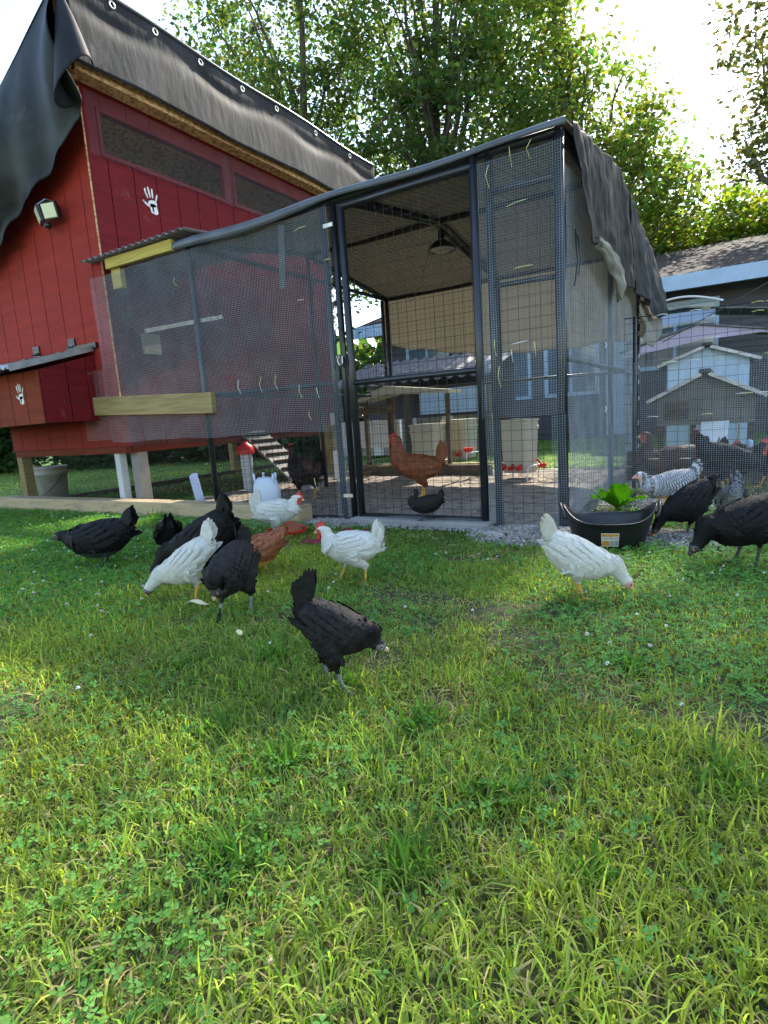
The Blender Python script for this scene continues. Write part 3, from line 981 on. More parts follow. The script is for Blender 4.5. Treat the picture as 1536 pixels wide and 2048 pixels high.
def run():
    t = thing('chicken_run', 'walk-in black steel run with wire panels, door and peaked roof', 'run', (-1.3, 1.38, 0))
    def tubep(name, pts, r=0.019, mm='black_metal'):
        return adopt(MB().tube(pts, r, 10).build(name, mm, smooth=True), t)
    # posts
    for x in (-2.60, -1.415, -1.335, -0.355):
        tubep('post', [(x, 0, 0), (x, 0, EAVE)], 0.021)
    tubep('post', [(0, 0, 0), (0, 0, EAVE)], 0.027)
    for x in (-2.6, -1.30, 0):
        tubep('post', [(x, DEP, 0), (x, DEP, EAVE)], 0.022)
    for x in (-2.66, ):
        tubep('post', [(x, DEP, 0), (x, DEP, EAVE)], 0.02)
    for x in (-2.6, 0):
        tubep('post', [(x, DEP / 2, 0), (x, DEP / 2, RID)], 0.019)
    # rails
    for z in (EAVE, ):
        for y in (0, DEP):
            tubep('rail', [(-2.62, y, z), (0.02, y, z)], 0.022)
    tubep('rail', [(-2.62, DEP / 2, RID), (0.02, DEP / 2, RID)], 0.026)
    for x in (-2.6, -1.33, -1.27, 0):
        tubep('rafter', [(x, 0, EAVE + 0.01), (x, DEP / 2, RID), (x, DEP, EAVE + 0.01)], 0.019)
    tubep('rail', [(-2.6, 0.006, 0.900), (-1.415, 0.006, 0.893)], 0.017)
    tubep('rail', [(-0.355, 0.006, 1.765), (0, 0.006, 1.755)], 0.019)
    tubep('rail', [(-0.355, 0.006, 1.30), (0, 0.006, 1.295)], 0.014)
    tubep('rail', [(-2.6, DEP, 0.95), (0, DEP, 0.93)], 0.017)
    for x in (-2.6, 0):
        tubep('rail', [(x, 0, EAVE), (x, DEP, EAVE)], 0.019)
        tubep('rail', [(x, 0, 0.9), (x, DEP, 0.9)], 0.015)
    for z in (0.02,):
        tubep('rail', [(-2.6, DEP, z), (0, DEP, z)], 0.015)
        tubep('rail', [(0, 0, z), (0, DEP, z)], 0.015)
        tubep('rail', [(-2.6, 0, z), (-1.415, 0, z)], 0.015)
    # welded wire panels
    S = 0.0572
    def P(fn, u0, u1, v0, v1, su=S, sv=S):
        return grid_lines(fn, u0, u1, v0, v1, su, sv, 0.5)
    front = lambda u, v: np.stack([u, 0.012 + 0 * u, v], 1)
    L = P(front, -2.58, -1.43, 0.03, 1.93) + P(front, -0.335, -0.02, 0.03, 1.93)
    wires(L, 0.0013, 'wire_panel', 'wire_black', t)
    t.children[-1].matrix_parent_inverse = Matrix.Translation(-t.location)
    back = lambda u, v: np.stack([u, DEP - 0.012 + 0 * u, v], 1)
    o = wires(P(back, -2.58, -0.02, 0.03, 1.93, S, 0.1), 0.0014, 'wire_panel', 'wire_black', t)
    adopt(o, t)
    for x in (-2.588, -0.012):
        o = wires(P(lambda u, v: np.stack([x + 0 * u, u, v], 1), 0.03, DEP - 0.03, 0.03, 1.93), 0.0013, 'wire_panel', 'wire_black', t)
        adopt(o, t)
    for s in (0, 1):
        def rf(u, v):
            y = v if s == 0 else DEP - v
            return np.stack([u, y, EAVE - 0.015 + (RID - EAVE) * v / (DEP / 2)], 1)
        o = wires(P(rf, -2.58, -0.02, 0.02, DEP / 2 - 0.02), 0.0013, 'roof_wire', 'wire_black', t)
        adopt(o, t)
    # door
    dz0, dz1, dx0, dx1, dy = 0.045, 1.895, -1.262, -0.428, -0.026
    q = MB()
    q.tube([(dx0, dy, dz0), (dx0, dy, dz1)], 0.0225, 12)
    q.tube([(dx1, dy, dz0 - 0.02), (dx1, dy, dz1 + 0.05)], 0.0235, 12)
    q.tube([(dx0, dy, dz0), (dx1, dy, dz0)], 0.0215, 12)
    q.tube([(dx0, dy, dz1), (dx1, dy, dz1)], 0.0215, 12)
    q.tube([(dx0, dy - 0.002, 0.878), (dx1, dy - 0.002, 0.878)], 0.0175, 12)
    d = adopt(q.build('door', 'black_metal', smooth=True), t)
    fr = lambda u, v: np.stack([u, dy + 0.012 + 0 * u, v], 1)
    wires(grid_lines(fr, dx0 + 0.055, dx1 - 0.03, dz0, dz1, 0.0572, 0.0572, 0.5), 0.0015, 'wire_panel', 'wire_black', d)
    q = MB()
    q.box((-1.345, dy - 0.028, 0.985), (-1.285, dy - 0.016, 1.13))
    q.box((-1.335, dy - 0.05, 1.0), (-1.30, dy - 0.028, 1.04))
    q.tube([(-1.335, dy - 0.035, 1.12), (-1.335, dy - 0.045, 1.20), (-1.31, dy - 0.045, 1.215), (-1.29, dy - 0.035, 1.19), (-1.29, dy - 0.03, 1.12)], 0.005, 6)
    l = q.build('latch', 'black_plastic', d, bevel=0.002)
    MB().box((-1.336, dy - 0.036, 1.055), (-1.316, dy - 0.0285, 1.13)).build('latch_tab', 'plastic_green', l)
    q = MB()
    q.tube([(-1.315, dy - 0.045, 1.045), (-1.330, dy - 0.05, 1.02), (-1.318, dy - 0.05, 0.99), (-1.295, dy - 0.05, 1.0), (-1.297, dy - 0.045, 1.04)], 0.0045, 6)
    q.build('carabiner', 'brass', l)
    for z in (0.165, 1.80):
        q = MB()
        q.box((-1.39, dy - 0.012, z), (-1.32, dy - 0.004, z + 0.022))
        q.build('hinge', 'brass', d)
    # hardware cloth, wavy like hand-stretched mesh
    def wav(u, v, a=1.0):
        return a * (0.010 * np.sin(u * 4.1 + v * 1.3) + 0.006 * np.sin(v * 7.3 + u * 2.2) + 0.003 * np.sin(u * 17 + v * 9))
    def fm(y0, a=1.0):
        def f(u, v):
            w = wav(u, v, a)
            return np.stack([u + 0.002 * np.sin(v * 9 + u), y0 + w - 0.012 * a, v + 0.005 * np.sin(u * 6 + v) + 0.003 * np.sin(u * 13)], 1)
        return f
    H = 0.0127
    o = wires(grid_lines(fm(-0.028), -3.72, -1.35, 0.60, 1.92, H, H, 0.06), 0.0007, 'hardware_cloth', 'wire_zinc', t)
    adopt(o, t)
    o = wires(grid_lines(fm(-0.014, 0.5), -5.40, -1.38, 0.02, 0.92, H, H, 0.08), 0.0005, 'hardware_cloth', 'wire_black', t)
    adopt(o, t)
    o = wires(grid_lines(fm(0.045, 0.8), -3.58, -1.44, 0.56, 1.92, H, H, 0.08), 0.0012, 'hardware_cloth', 'wire_black', t)  # extra black mesh layer, added to darken the interior like shade
    adopt(o, t)
    o = wires(grid_lines(fm(-0.028, 0.6), -4.10, -3.72, 0.62, 1.20, H, H, 0.08), 0.0005, 'hardware_cloth', 'wire_zinc', t)
    adopt(o, t)
    L = grid_lines(fm(-0.030, 0.6), -0.44, 0.02, 0.62, 1.90, H, H, 0.06)
    L += grid_lines(fm(-0.030, 0.6), -0.40, -0.32, 0.02, 0.615, H, H, 0.06)
    L += grid_lines(fm(-0.034, 0.6), -0.04, 0.03, 0.02, 0.615, H, H, 0.06)
    L += grid_lines(fm(-0.030, 0.4), -1.44, -1.34, 0.02, 0.6, H, H, 0.06)
    o = wires(L, 0.00072, 'hardware_cloth', 'wire_zinc', t)
    adopt(o, t)
    def sd(u, v):
        w = wav(u * 1.3 + 2, v * 1.4, 0.35)
        return np.stack([0.034 + w, u, v + 0.006 * np.sin(u * 7) + 0.004 * np.sin(u * 15 + v * 3)], 1)
    o = wires(grid_lines(sd, 0.0, 2.46, 0.02, 1.80, H, H, 0.06), 0.00058, 'hardware_cloth', 'wire_zinc', t)
    adopt(o, t)
    # zip ties and loose cable ends
    rr = random.Random(4)
    zt = [(-2.70, 1.93, 0), (-2.72, 1.72, 1), (-1.56, 1.83, 0), (-1.60, 1.42, 0), (-1.37, 1.62, 0), (-0.20, 1.66, 0), (-0.17, 1.36, 0), (-0.20, 0.99, 0),
          (-0.34, 1.82, 1), (-0.22, 1.88, 1), (-0.13, 1.89, 1), (-2.2, 0.93, 1), (-2.0, 0.93, 1), (-1.86, 0.93, 1), (-1.66, 0.86, 1), (-1.52, 0.84, 1),
          (-1.60, 0.70, 1), (-0.33, 0.98, 1), (-0.31, 0.83, 1), (-0.24, 0.93, 1), (-0.12, 0.95, 1), (-1.6, 0.25, 1), (-2.62, 0.40, 0)]
    for i, (x, z, vert) in enumerate(zt):
        q = MB()
        ln = rr.uniform(0.05, 0.11)
        y = -0.048
        if vert:
            q.tube([(x, y + 0.01, z - ln / 2), (x + rr.uniform(-.01, .01), y - 0.015, z), (x + rr.uniform(-.012, .012), y, z + ln / 2)], 0.0017, 4)
        else:
            q.tube([(x - ln / 2, y + 0.01, z), (x, y - 0.01, z + rr.uniform(-.004, .004)), (x + ln / 2, y - 0.008, z + rr.uniform(-.01, .01))], 0.0017, 4)
        adopt(q.build('zip_tie', 'zipw' if i % 4 == 3 else 'zip'), t)
    for (y, z) in ((2.43, 0.25), (2.42, 0.45), (2.44, 0.66), (2.42, 0.80), (2.43, 0.92), (2.43, 1.02), (2.40, 1.20), (2.42, 1.30), (2.43, 1.35), (0.9, 1.0), (0.9, 0.6)):
        q = MB().tube([(0.050, y, z), (0.056, y + 0.01, z + 0.018), (0.052, y, z + 0.035)], 0.0035, 4)
        adopt(q.build('zip_tie', 'zipw'), t)
    # black strings
    q = MB().tube([(0.05, 0.10, 1.52), (0.065, 0.09, 1.36), (0.06, 0.03, 1.24)], 0.0045, 5)
    q.tube([(0.055, 0.12, 1.50), (0.07, 0.13, 1.38), (0.065, 0.10, 1.30)], 0.0035, 5)
    adopt(q.build('cord', 'black_plastic'), t)
    q = MB().beam((-1.72, -0.02, 1.90), (-1.755, -0.02, 1.52), 0.05, 0.006, (0, 1, 0))
    adopt(q.build('strap', 'black_plastic'), t)
    return t


RUN = run()


def tarps():
    t = thing('tarp', 'dark tarp over the run roof hanging down its right side and back', 'tarp', (-1.3, 1.38, 2.1))
    def roofz(y):
        a = abs(y - DEP / 2) / (DEP / 2)
        return RID + 0.032 - (RID - EAVE) * a
    def wr(x, y, s=1.0):
        return s * (0.008 * noise.noise(Vector((x * 2.1, y * 2.1, 1))) + 0.004 * noise.noise(Vector((x * 6, y * 6, 2))))
    x0, x1 = -2.68, 0.045
    def top(u, v):
        x = x0 + (x1 - x0) * u
        y = -0.045 + (DEP + 0.09) * v
        sag = -0.018 * math.sin(math.pi * ((x + 2.6) / 1.3 % 1)) ** 2
        return (x, y, roofz(y) + sag + wr(x, y))
    b = MB().sheet(top, 60, 48, 0.0015)
    adopt(b.build('tarp_top', 'tarp_brown', smooth=True), t)
    b = MB().sheet(lambda u, v: Vector(top(u, v)) + Vector((0, 0, -0.006)), 60, 48, 0.0015)
    adopt(b.build('tarp_lining', 'tarp_beige', smooth=True), t)
    # front hem, a rolled edge with sky sheen put into its colour
    def hem(u, v):
        x = x0 + (x1 - x0) * u
        a = R_(-20 + 165 * v)
        s = 0.62 + 0.12 * math.sin(x * 5) + 0.75 / (1 + math.exp((x + 1.45) * 14))
        zt = EAVE + 0.035 - 0.018 * math.sin(math.pi * ((x + 2.6) / 1.3 % 1)) ** 2
        r = 0.022 * s
        return (x, -0.048 - r * math.sin(a), zt - r + r * math.cos(a) - 0.012 * v)
    adopt(MB().sheet(hem, 90, 12, 0.002).build('tarp_hem', 'tarp_hem', smooth=True), t)
    # curtain at the back
    bxs = [-2.68, -2.62, -2.15, -1.52, -0.74, 0.05]
    bzs = [1.50, 1.454, 1.356, 1.234, 1.196, 1.22]
    def cur(u, v):
        x = x0 + (x1 - x0) * u
        zb = float(np.interp(x, bxs, bzs)) + 0.01 * math.sin(x * 14)
        z = EAVE + 0.03 + (zb - EAVE - 0.03) * v
        y = DEP + 0.035 + 0.035 * noise.noise(Vector((x * 1.6, z * 1.2, 5))) * (0.3 + v) + 0.012 * math.sin(x * 11 + v * 2) * v
        return (x, y, z)
    adopt(MB().sheet(cur, 80, 24, 0.0015).build('tarp_curtain', 'tarp_beige', smooth=True), t)
    # left edge small flap over coop side
    # drape over the right side
    bys = [0.0, 0.06, 0.16, 0.55, 0.93, 1.05, 1.18, 1.32, 1.7, 2.2, 2.6, 2.86, 3.0]
    bz2 = [1.75, 1.47, 1.46, 1.53, 1.50, 1.36, 1.30, 1.42, 1.46, 1.44, 1.34, 1.42, 1.46]
    def dr(u, v):
        y = -0.02 + 2.98 * u
        yy = y + 0.16 * v * max(0, 1 - u * 3)
        zb = float(np.interp(yy, bys, bz2))
        zt = roofz(min(max(y, 0), DEP)) + 0.004
        z = zt + (zb - zt) * v
        x = 0.040 + 0.045 * v ** 0.6 + 0.10 * v * max(0, (u - 0.62) / 0.38) ** 1.3
        fold_ = 0.022 * math.sin(yy * 9.5 + 0.8 * math.sin(yy * 3)) * v + 0.015 * noise.noise(Vector((yy * 7, z * 5, 1))) + 0.010 * noise.noise(Vector((yy * 16, z * 11, 7)))
        x += fold_ + 0.02
        if u > 0.93:
            yy = yy + 0.0
        return (x, yy, z)
    adopt(MB().sheet(lambda u, v: dr(u * 0.60, v), 90, 60, 0.0018).build('tarp_drape', 'tarp_side_drape', smooth=True), t)
    adopt(MB().sheet(lambda u, v: Vector(dr(0.575 + u * 0.425, v)) + Vector((0.008 + 0.02 * u, 0, 0)), 60, 60, 0.0018).build('tarp_drape', 'tarp_dark', smooth=True, label='smooth blue-black end of the drape'), t)
    # pale turned-up flap and the dark gathered tail
    def flap(u, v):
        y = 0.20 + 0.80 * u
        z = 1.49 + 0.035 * math.sin(u * 3) - (0.05 + 0.16 * u) * v + 0.015 * noise.noise(Vector((u * 4, v * 3, 4)))
        x = 0.125 + 0.03 * math.sin(v * 3.1) + 0.02 * noise.noise(Vector((y * 6, v * 4, 2)))
        return (x, y, z)
    adopt(MB().sheet(flap, 40, 16, 0.0018).build('tarp_flap', 'tarp_beige', smooth=True, label='pale turned-up flap'), t)
    def tail(u, v):
        y = 2.15 + 0.75 * u
        z = 1.46 - (0.10 + 0.26 * math.sin(math.pi * u) ** 0.8) * v
        x = 0.09 + 0.10 * u * v + 0.02 * math.sin(u * 16) * v + 0.02 * noise.noise(Vector((u * 5, v * 4, 9)))
        return (x, y, z)
    adopt(MB().sheet(tail, 40, 20, 0.0018).build('tarp_tail', 'tarp_beige', smooth=True, label='beige hanging tail at the back corner'), t)


tarps()


def work_lamp():
    t = thing('work_lamp', 'black domed lamp hanging under the run roof behind the door', 'lamp', (-1.19, 1.22, 1.90))
    q = MB().lathe([(0.001, 0.135), (0.022, 0.132), (0.026, 0.07), (0.045, 0.055), (0.085, 0.03), (0.108, -0.002), (0.111, -0.012), (0.106, -0.012), (0.083, 0.024), (0.043, 0.048), (0.001, 0.05)], 28)
    q.build('lamp_shade', 'black_plastic', t, smooth=True)
    q = MB().lathe([(0.001, -0.03), (0.05, -0.024), (0.085, -0.006), (0.10, 0.0)], 24)
    q.build('diffuser', 'plastic_beige', t, smooth=True)
    q = MB().tube([(0, 0, 0.13), (0.0, 0.02, 0.19), (0.02, 0.10, 0.235)], 0.004, 5)
    q.tube([(-0.10, 0.0, 0.06), (-0.14, 0.03, -0.05), (-0.20, 0.05, -0.15), (-0.26, 0.10, -0.24), (-0.36, 0.12, -0.32)], 0.002, 4)
    q.build('cord', 'black_plastic', t)


work_lamp()


# ------------------------------------------------------------------ right-hand fence
def fence():
    t = thing('wire_fence', 'low black welded wire fence running right from the side of the run', 'fence', (1.5, 1.05, 0))
    f = lambda u, v: np.stack([u, 1.05 + 0.006 * np.sin(u * 5), v + 0.008 * np.sin(u * 1.7)], 1)
    adopt(wires(grid_lines(f, 0.14, 3.4, 0.0, 1.172, 0.0635, 0.0635, 0.2), 0.0015, 'wire_panel', 'wire_black', t), t)
    H = 0.0127
    g = lambda u, v: np.stack([u, 1.036 + 0.010 * np.sin(u * 5 + v * 3) + 0.004 * np.sin(u * 19), v + 0.008 * np.sin(u * 4) + 0.006 * np.sin(u * 9 + v * 4)], 1)
    adopt(wires(grid_lines(g, 0.14, 3.4, 0.0, 0.90, H, H, 0.08), 0.0007, 'hardware_cloth', 'wire_zinc', t), t)
    for x in (0.20, 1.75, 3.3):
        adopt(MB().tube([(x, 1.07, 0), (x, 1.07, 1.19)], 0.012, 8).build('post', 'black_metal', smooth=True), t)
    adopt(MB().tube([(0.14, 1.05, 1.178), (1.7, 1.05, 1.170), (3.4, 1.05, 1.18)], 0.0035, 5).build('rail', 'black_metal'), t)
    rr = random.Random(8)
    for i in range(26):
        x = rr.uniform(0.25, 1.0)
        z = rr.choice([0.17, 0.28, 0.42, 0.55, 0.66, 0.74, 0.88, 1.0, 1.12, 1.17])
        q = MB().tube([(x - 0.03, 1.03, z), (x, 1.012, z + 0.003), (x + 0.03, 1.022, z)], 0.0022, 4)
        adopt(q.build('zip_tie', 'zip' if i % 2 else 'zipw'), t)
    # bracing wires
    adopt(MB().tube([(0.35, 1.2, 1.02), (0.95, 1.3, 1.33), (1.6, 1.4, 1.68)], 0.004, 4).build('guy_wire', 'wire_black'), t)


fence()


# ------------------------------------------------------------------ small buildings and canopies behind the fence
def gable_hut(name, label, cat, x0, x1, xa, y0, y1, ze, za, zb, wallm, rim, over=0.08, z0=-0.0, th=0.025):
    t = thing(name, label, cat, ((x0 + x1) / 2, (y0 + y1) / 2, z0))
    q = MB().prism([(x0, z0 + zb), (x1, z0 + zb), (x1, ze), (xa, za), (x0, ze)], 'y', y0, y0 + 0.03)
    w = adopt(q.build('wall', wallm), t)
    n = max(3, int((x1 - x0) / 0.11))
    for k in range(n):
        a = x0 + (x1 - x0) * k / n + 0.003
        c = x0 + (x1 - x0) * (k + 1) / n - 0.003
        h = lambda x: ze + (za - ze) * (1 - abs(x - xa) / ((xa - x0) if x < xa else (x1 - xa)))
        MB().prism([(a, z0 + zb), (c, z0 + zb), (c, h(c)), (a, h(a))], 'y', y0 - 0.008, y0 - 0.001).build('siding_board', wallm, w)
    q = MB()
    q.box((x0, y0 + 0.031, z0 + zb), (x0 + 0.03, y1, ze - 0.02))
    q.box((x1 - 0.03, y0 + 0.031, z0 + zb), (x1, y1, ze - 0.02))
    q.box((x0 + 0.031, y1 - 0.03, z0 + zb), (x1 - 0.031, y1, ze - 0.02))
    adopt(q.build('wall', wallm), t)
    q = MB()
    sl = (za - ze) / (xa - x0)
    sr = (za - ze) / (x1 - xa)
    xl, xr = x0 - over, x1 + over
    q.prism([(xl, ze - sl * over + 0.004), (xa, za + 0.004), (xr, ze - sr * over + 0.004), (xr, ze - sr * over + th), (xa, za + th + 0.004), (xl, ze - sl * over + th)], 'y', y0 - 0.09, y1 + 0.06)
    r = adopt(q.build('roof', 'corr_grey'), t)
    q = MB()
    q.beam((xl, y0 - 0.097, ze - sl * over + 0.012), (xa - 0.03, y0 - 0.097, za + 0.0), 0.012, 0.032)
    q.beam((xr, y0 - 0.097, ze - sr * over + 0.012), (xa + 0.03, y0 - 0.097, za + 0.0), 0.012, 0.032)
    q.build('rake_trim', rim, r)
    q = MB().box((xa - 0.05, y0 - 0.11, za + 0.0), (xa + 0.05, y1 + 0.06, za + 0.045))
    q.build('ridge_cap', 'black_plastic', r, bevel=0.01)
    return t


def back_yard():
    t = gable_hut('poultry_hut', 'grey wooden hut with dark gable and pale roof edge behind the fence', 'hut', 0.13, 0.93, 0.53, 3.1, 3.9, 0.66, 0.86, 0.40, 'coop_grey', 'galv')
    for x in (0.16, 0.44, 0.90):
        adopt(MB().box((x - 0.025, 3.12, 0), (x + 0.025, 3.17, 0.40)).build('leg', 'timber_dark'), t)
    adopt(MB().box((0.13, 3.11, 0.40), (0.93, 3.85, 0.43)).build('floor', 'timber_dark'), t)
    adopt(MB().box((0.20, 3.07, 0.46), (0.40, 3.09, 0.62)).build('door', 'timber_dark'), t)
    q = MB().beam((0.62, 3.06, 0.42), (0.60, 2.55, 0.06), 0.22, 0.015, (0, 0.5, 1))
    adopt(q.build('ramp', 'paint_white'), t)
    t = gable_hut('playhouse', 'small playhouse with light blue gable front behind the grey hut', 'playhouse', 0.10, 0.90, 0.50, 4.4, 5.4, 1.04, 1.19, 0.02, 'gable_blue', 'galv', 0.10)
    # canopy panels stretched on poles
    def canopy(label, y, poly, mm, top, poles):
        t = thing('canopy', label, 'canopy', (0.4, y + 0.4, 0))
        adopt(MB().prism(poly, 'y', y, y + 0.006).build('valance', mm), t)
        q = MB()
        (xa, za), (xb, zb), (xc, zc_) = top
        q.prism([(xa, za), (xb, zb), (xc, zc_), (xc, zc_ + 0.02), (xb, zb + 0.02), (xa, za + 0.02)], 'y', y - 0.03, y + 0.85)
        adopt(q.build('cloth', 'corr_grey'), t)
        for x, yy in ((poles[0], y + 0.02), (poles[1], y + 0.02), (poles[0], y + 0.8), (poles[1], y + 0.8)):
            adopt(MB().tube([(x, yy, 0), (x, yy, za)], 0.02, 8).build('pole', 'black_metal'), t)
        return t
    canopy('lavender peaked canopy panel stretched behind the playhouse', 6.0,
           [(-0.62, 1.26), (0.36, 1.405), (1.05, 1.42), (1.5, 1.34), (1.5, 1.36), (1.0, 1.465), (0.32, 1.60), (-0.62, 1.33)], 'lavender',
           ((-0.66, 1.335), (0.32, 1.606), (1.54, 1.365)), (-0.55, 1.45))
    t = canopy('pale blue canopy panel on poles under the house eave', 7.1,
           [(-0.75, 1.76), (0.50, 1.79), (0.50, 1.93), (-0.75, 1.93)], 'canopy_blue', ((-0.8, 1.934), (0.1, 1.99), (1.35, 1.80)), (-0.7, 1.25))
    adopt(MB().tube([(-0.30 + 0.9 * k / 12, 7.05, 2.02 + 0.13 * math.sin(math.pi * (k / 12 * 0.8 + 0.2))) for k in range(13)], 0.014, 6).build('hoop', 'paint_white'), t)
    # clutter by the hut
    q = MB().tube([(0.80, 2.35, 0.0), (0.80, 2.35, 0.42)], 0.008, 6)
    tag(q.build('wooden_stick', 'lumber'), 'thin upright yellowish stick behind the fence', 'stick')
    t = thing('jug', 'small blue topped bottle standing behind the fence at right', 'bottle', (0.87, 2.2, 0.0))
    MB().lathe([(0.001, 0), (0.04, 0.0), (0.042, 0.2), (0.02, 0.24), (0.018, 0.26)], 14).build('bottle_body', 'plastic_white', t, smooth=True)
    MB().lathe([(0.024, 0.255), (0.026, 0.30), (0.001, 0.31)], 12).build('cap', 'trim_blue', t, smooth=True)
    q = MB()
    for k in range(2):
        q.beam((0.02, 1.95 + 0.02 * k, 0.07 + 0.13 * k), (1.6, 2.05 + 0.02 * k, 0.07 + 0.13 * k), 0.05, 0.12)
    tag(q.build('stacked_boards', 'timber_dark'), 'dark boards lying on edge behind the hens and the fence', 'boards')
back_yard()


def back_shed():
    t = thing('lean_to_shed', 'second coop with wavy dark roof and grey front seen through the run', 'shed', (-3.2, 5.6, 0))
    r = corrugated(-5.0, -2.15, 4.75, 1.17, 6.1, 1.62, 0.19, 0.022).build('roof', 'corr_grey', smooth=True)
    adopt(r, t)
    for x in (-4.9, -3.55, -2.25):
        adopt(MB().box((x - 0.04, 4.85, 0), (x + 0.04, 4.93, 1.18)).build('post', 'timber_dark'), t)
    b = adopt(MB().box((-4.95, 5.95, 0), (-2.2, 6.0, 1.52)).build('wall', 'siding'), t)
    q = MB()
    for k in range(13):
        x = -4.9 + 0.21 * k
        q = MB().box((x, 4.94, 0.05), (x + 0.19, 4.955, 0.62))
        adopt(q.build('board', 'paint_grey' if k % 3 else 'paint_white'), t)
    adopt(MB().box((-3.3, 4.80, 0.66), (-2.25, 4.83, 1.02)).build('window_panel', 'trim_blue'), t)
    t = thing('feed_shelter', 'low shelter with pale sloping board top behind the orange hen', 'shelter', (-2.2, 2.45, 0))
    q = MB().prism([(-2.80, 0.86), (-2.42, 0.985), (-1.70, 0.895), (-1.70, 0.865), (-2.42, 0.90), (-2.80, 0.835)], 'y', 2.30, 2.68)
    adopt(q.build('roof_board', 'plastic_beige'), t)
    q = MB().box((-2.78, 2.33, 0.70), (-2.38, 2.37, 0.80))
    adopt(q.build('beam', 'timber_dark'), t)
    for x in (-2.76, -2.42, -1.76):
        adopt(MB().box((x - 0.02, 2.42, 0), (x + 0.02, 2.46, 0.86)).build('post', 'timber_dark'), t)
back_shed()


# ------------------------------------------------------------------ things inside the run
def tote(label, x, y, z, w, d, h, group, legs=True):
    t = thing('waterer_bucket', label, 'waterer', (x, y, z), R_(-12), group)
    q = MB()
    def ring(zz, a, b_, r=0.03):
        out = []
        for cx, cy, a0 in ((a - r, b_ - r, 0), (-a + r, b_ - r, 90), (-a + r, -b_ + r, 180), (a - r, -b_ + r, 270)):
            for k in range(4):
                an = R_(a0 + 30 * k)
                out.append((cx + r * math.cos(an), cy + r * math.sin(an), zz))
        return out
    prof = [(0, 0.86), (0.02, 0.88), (h * 0.78, 0.985), (h * 0.80, 1.04), (h * 0.86, 1.04), (h * 0.87, 1.0), (h * 0.95, 1.01), (h * 0.96, 1.07), (h, 1.06), (h * 1.005, 0.9)]
    n0 = 0
    for zz, s in prof:
        q.v += ring(zz, w / 2 * s, d / 2 * s)
    for i in range(len(prof) - 1):
        for k in range(16):
            a, b_ = i * 16 + k, i * 16 + (k + 1) % 16
            q.f.append((a, b_, b_ + 16, a + 16))
    q.f.append(tuple(reversed(range(16))))
    q.f.append(tuple((len(prof) - 1) * 16 + k for k in range(16)))
    q.build('tub', 'plastic_beige', t, smooth=False)
    q = MB().tube([(-w / 2 - 0.015, 0, h * 0.8), (-w / 2 - 0.03, -0.06, h * 0.4), (-w / 2 - 0.015, -0.10, h * 0.3)], 0.003, 5)
    q.build('handle', 'galv', t)
    for k in range(3):
        cx = -w * 0.30 + w * 0.30 * k
        q = MB()
        q.lathe([(0.001, 0.0), (0.024, 0.004), (0.034, 0.03), (0.037, 0.034), (0.030, 0.03), (0.01, 0.012)], 14, (cx, -d / 2 - 0.045, 0.03))
        q.tube([(cx, -d / 2 + 0.01, 0.075), (cx, -d / 2 - 0.03, 0.075), (cx, -d / 2 - 0.03, 0.05)], 0.009, 6)
        q.build('drinker_cup', 'plastic_red', t, smooth=True)
    if legs:
        for sx in (-1, 1):
            q = MB().tube([(sx * w * 0.46, -d * 0.45, -z + 0.0), (sx * w * 0.5, -d * 0.42, 0.06), (sx * w * 0.5, d * 0.4, 0.06), (sx * w * 0.46, d * 0.45, -z)], 0.007, 6)
            q.build('stand', 'paint_white', t, smooth=True)


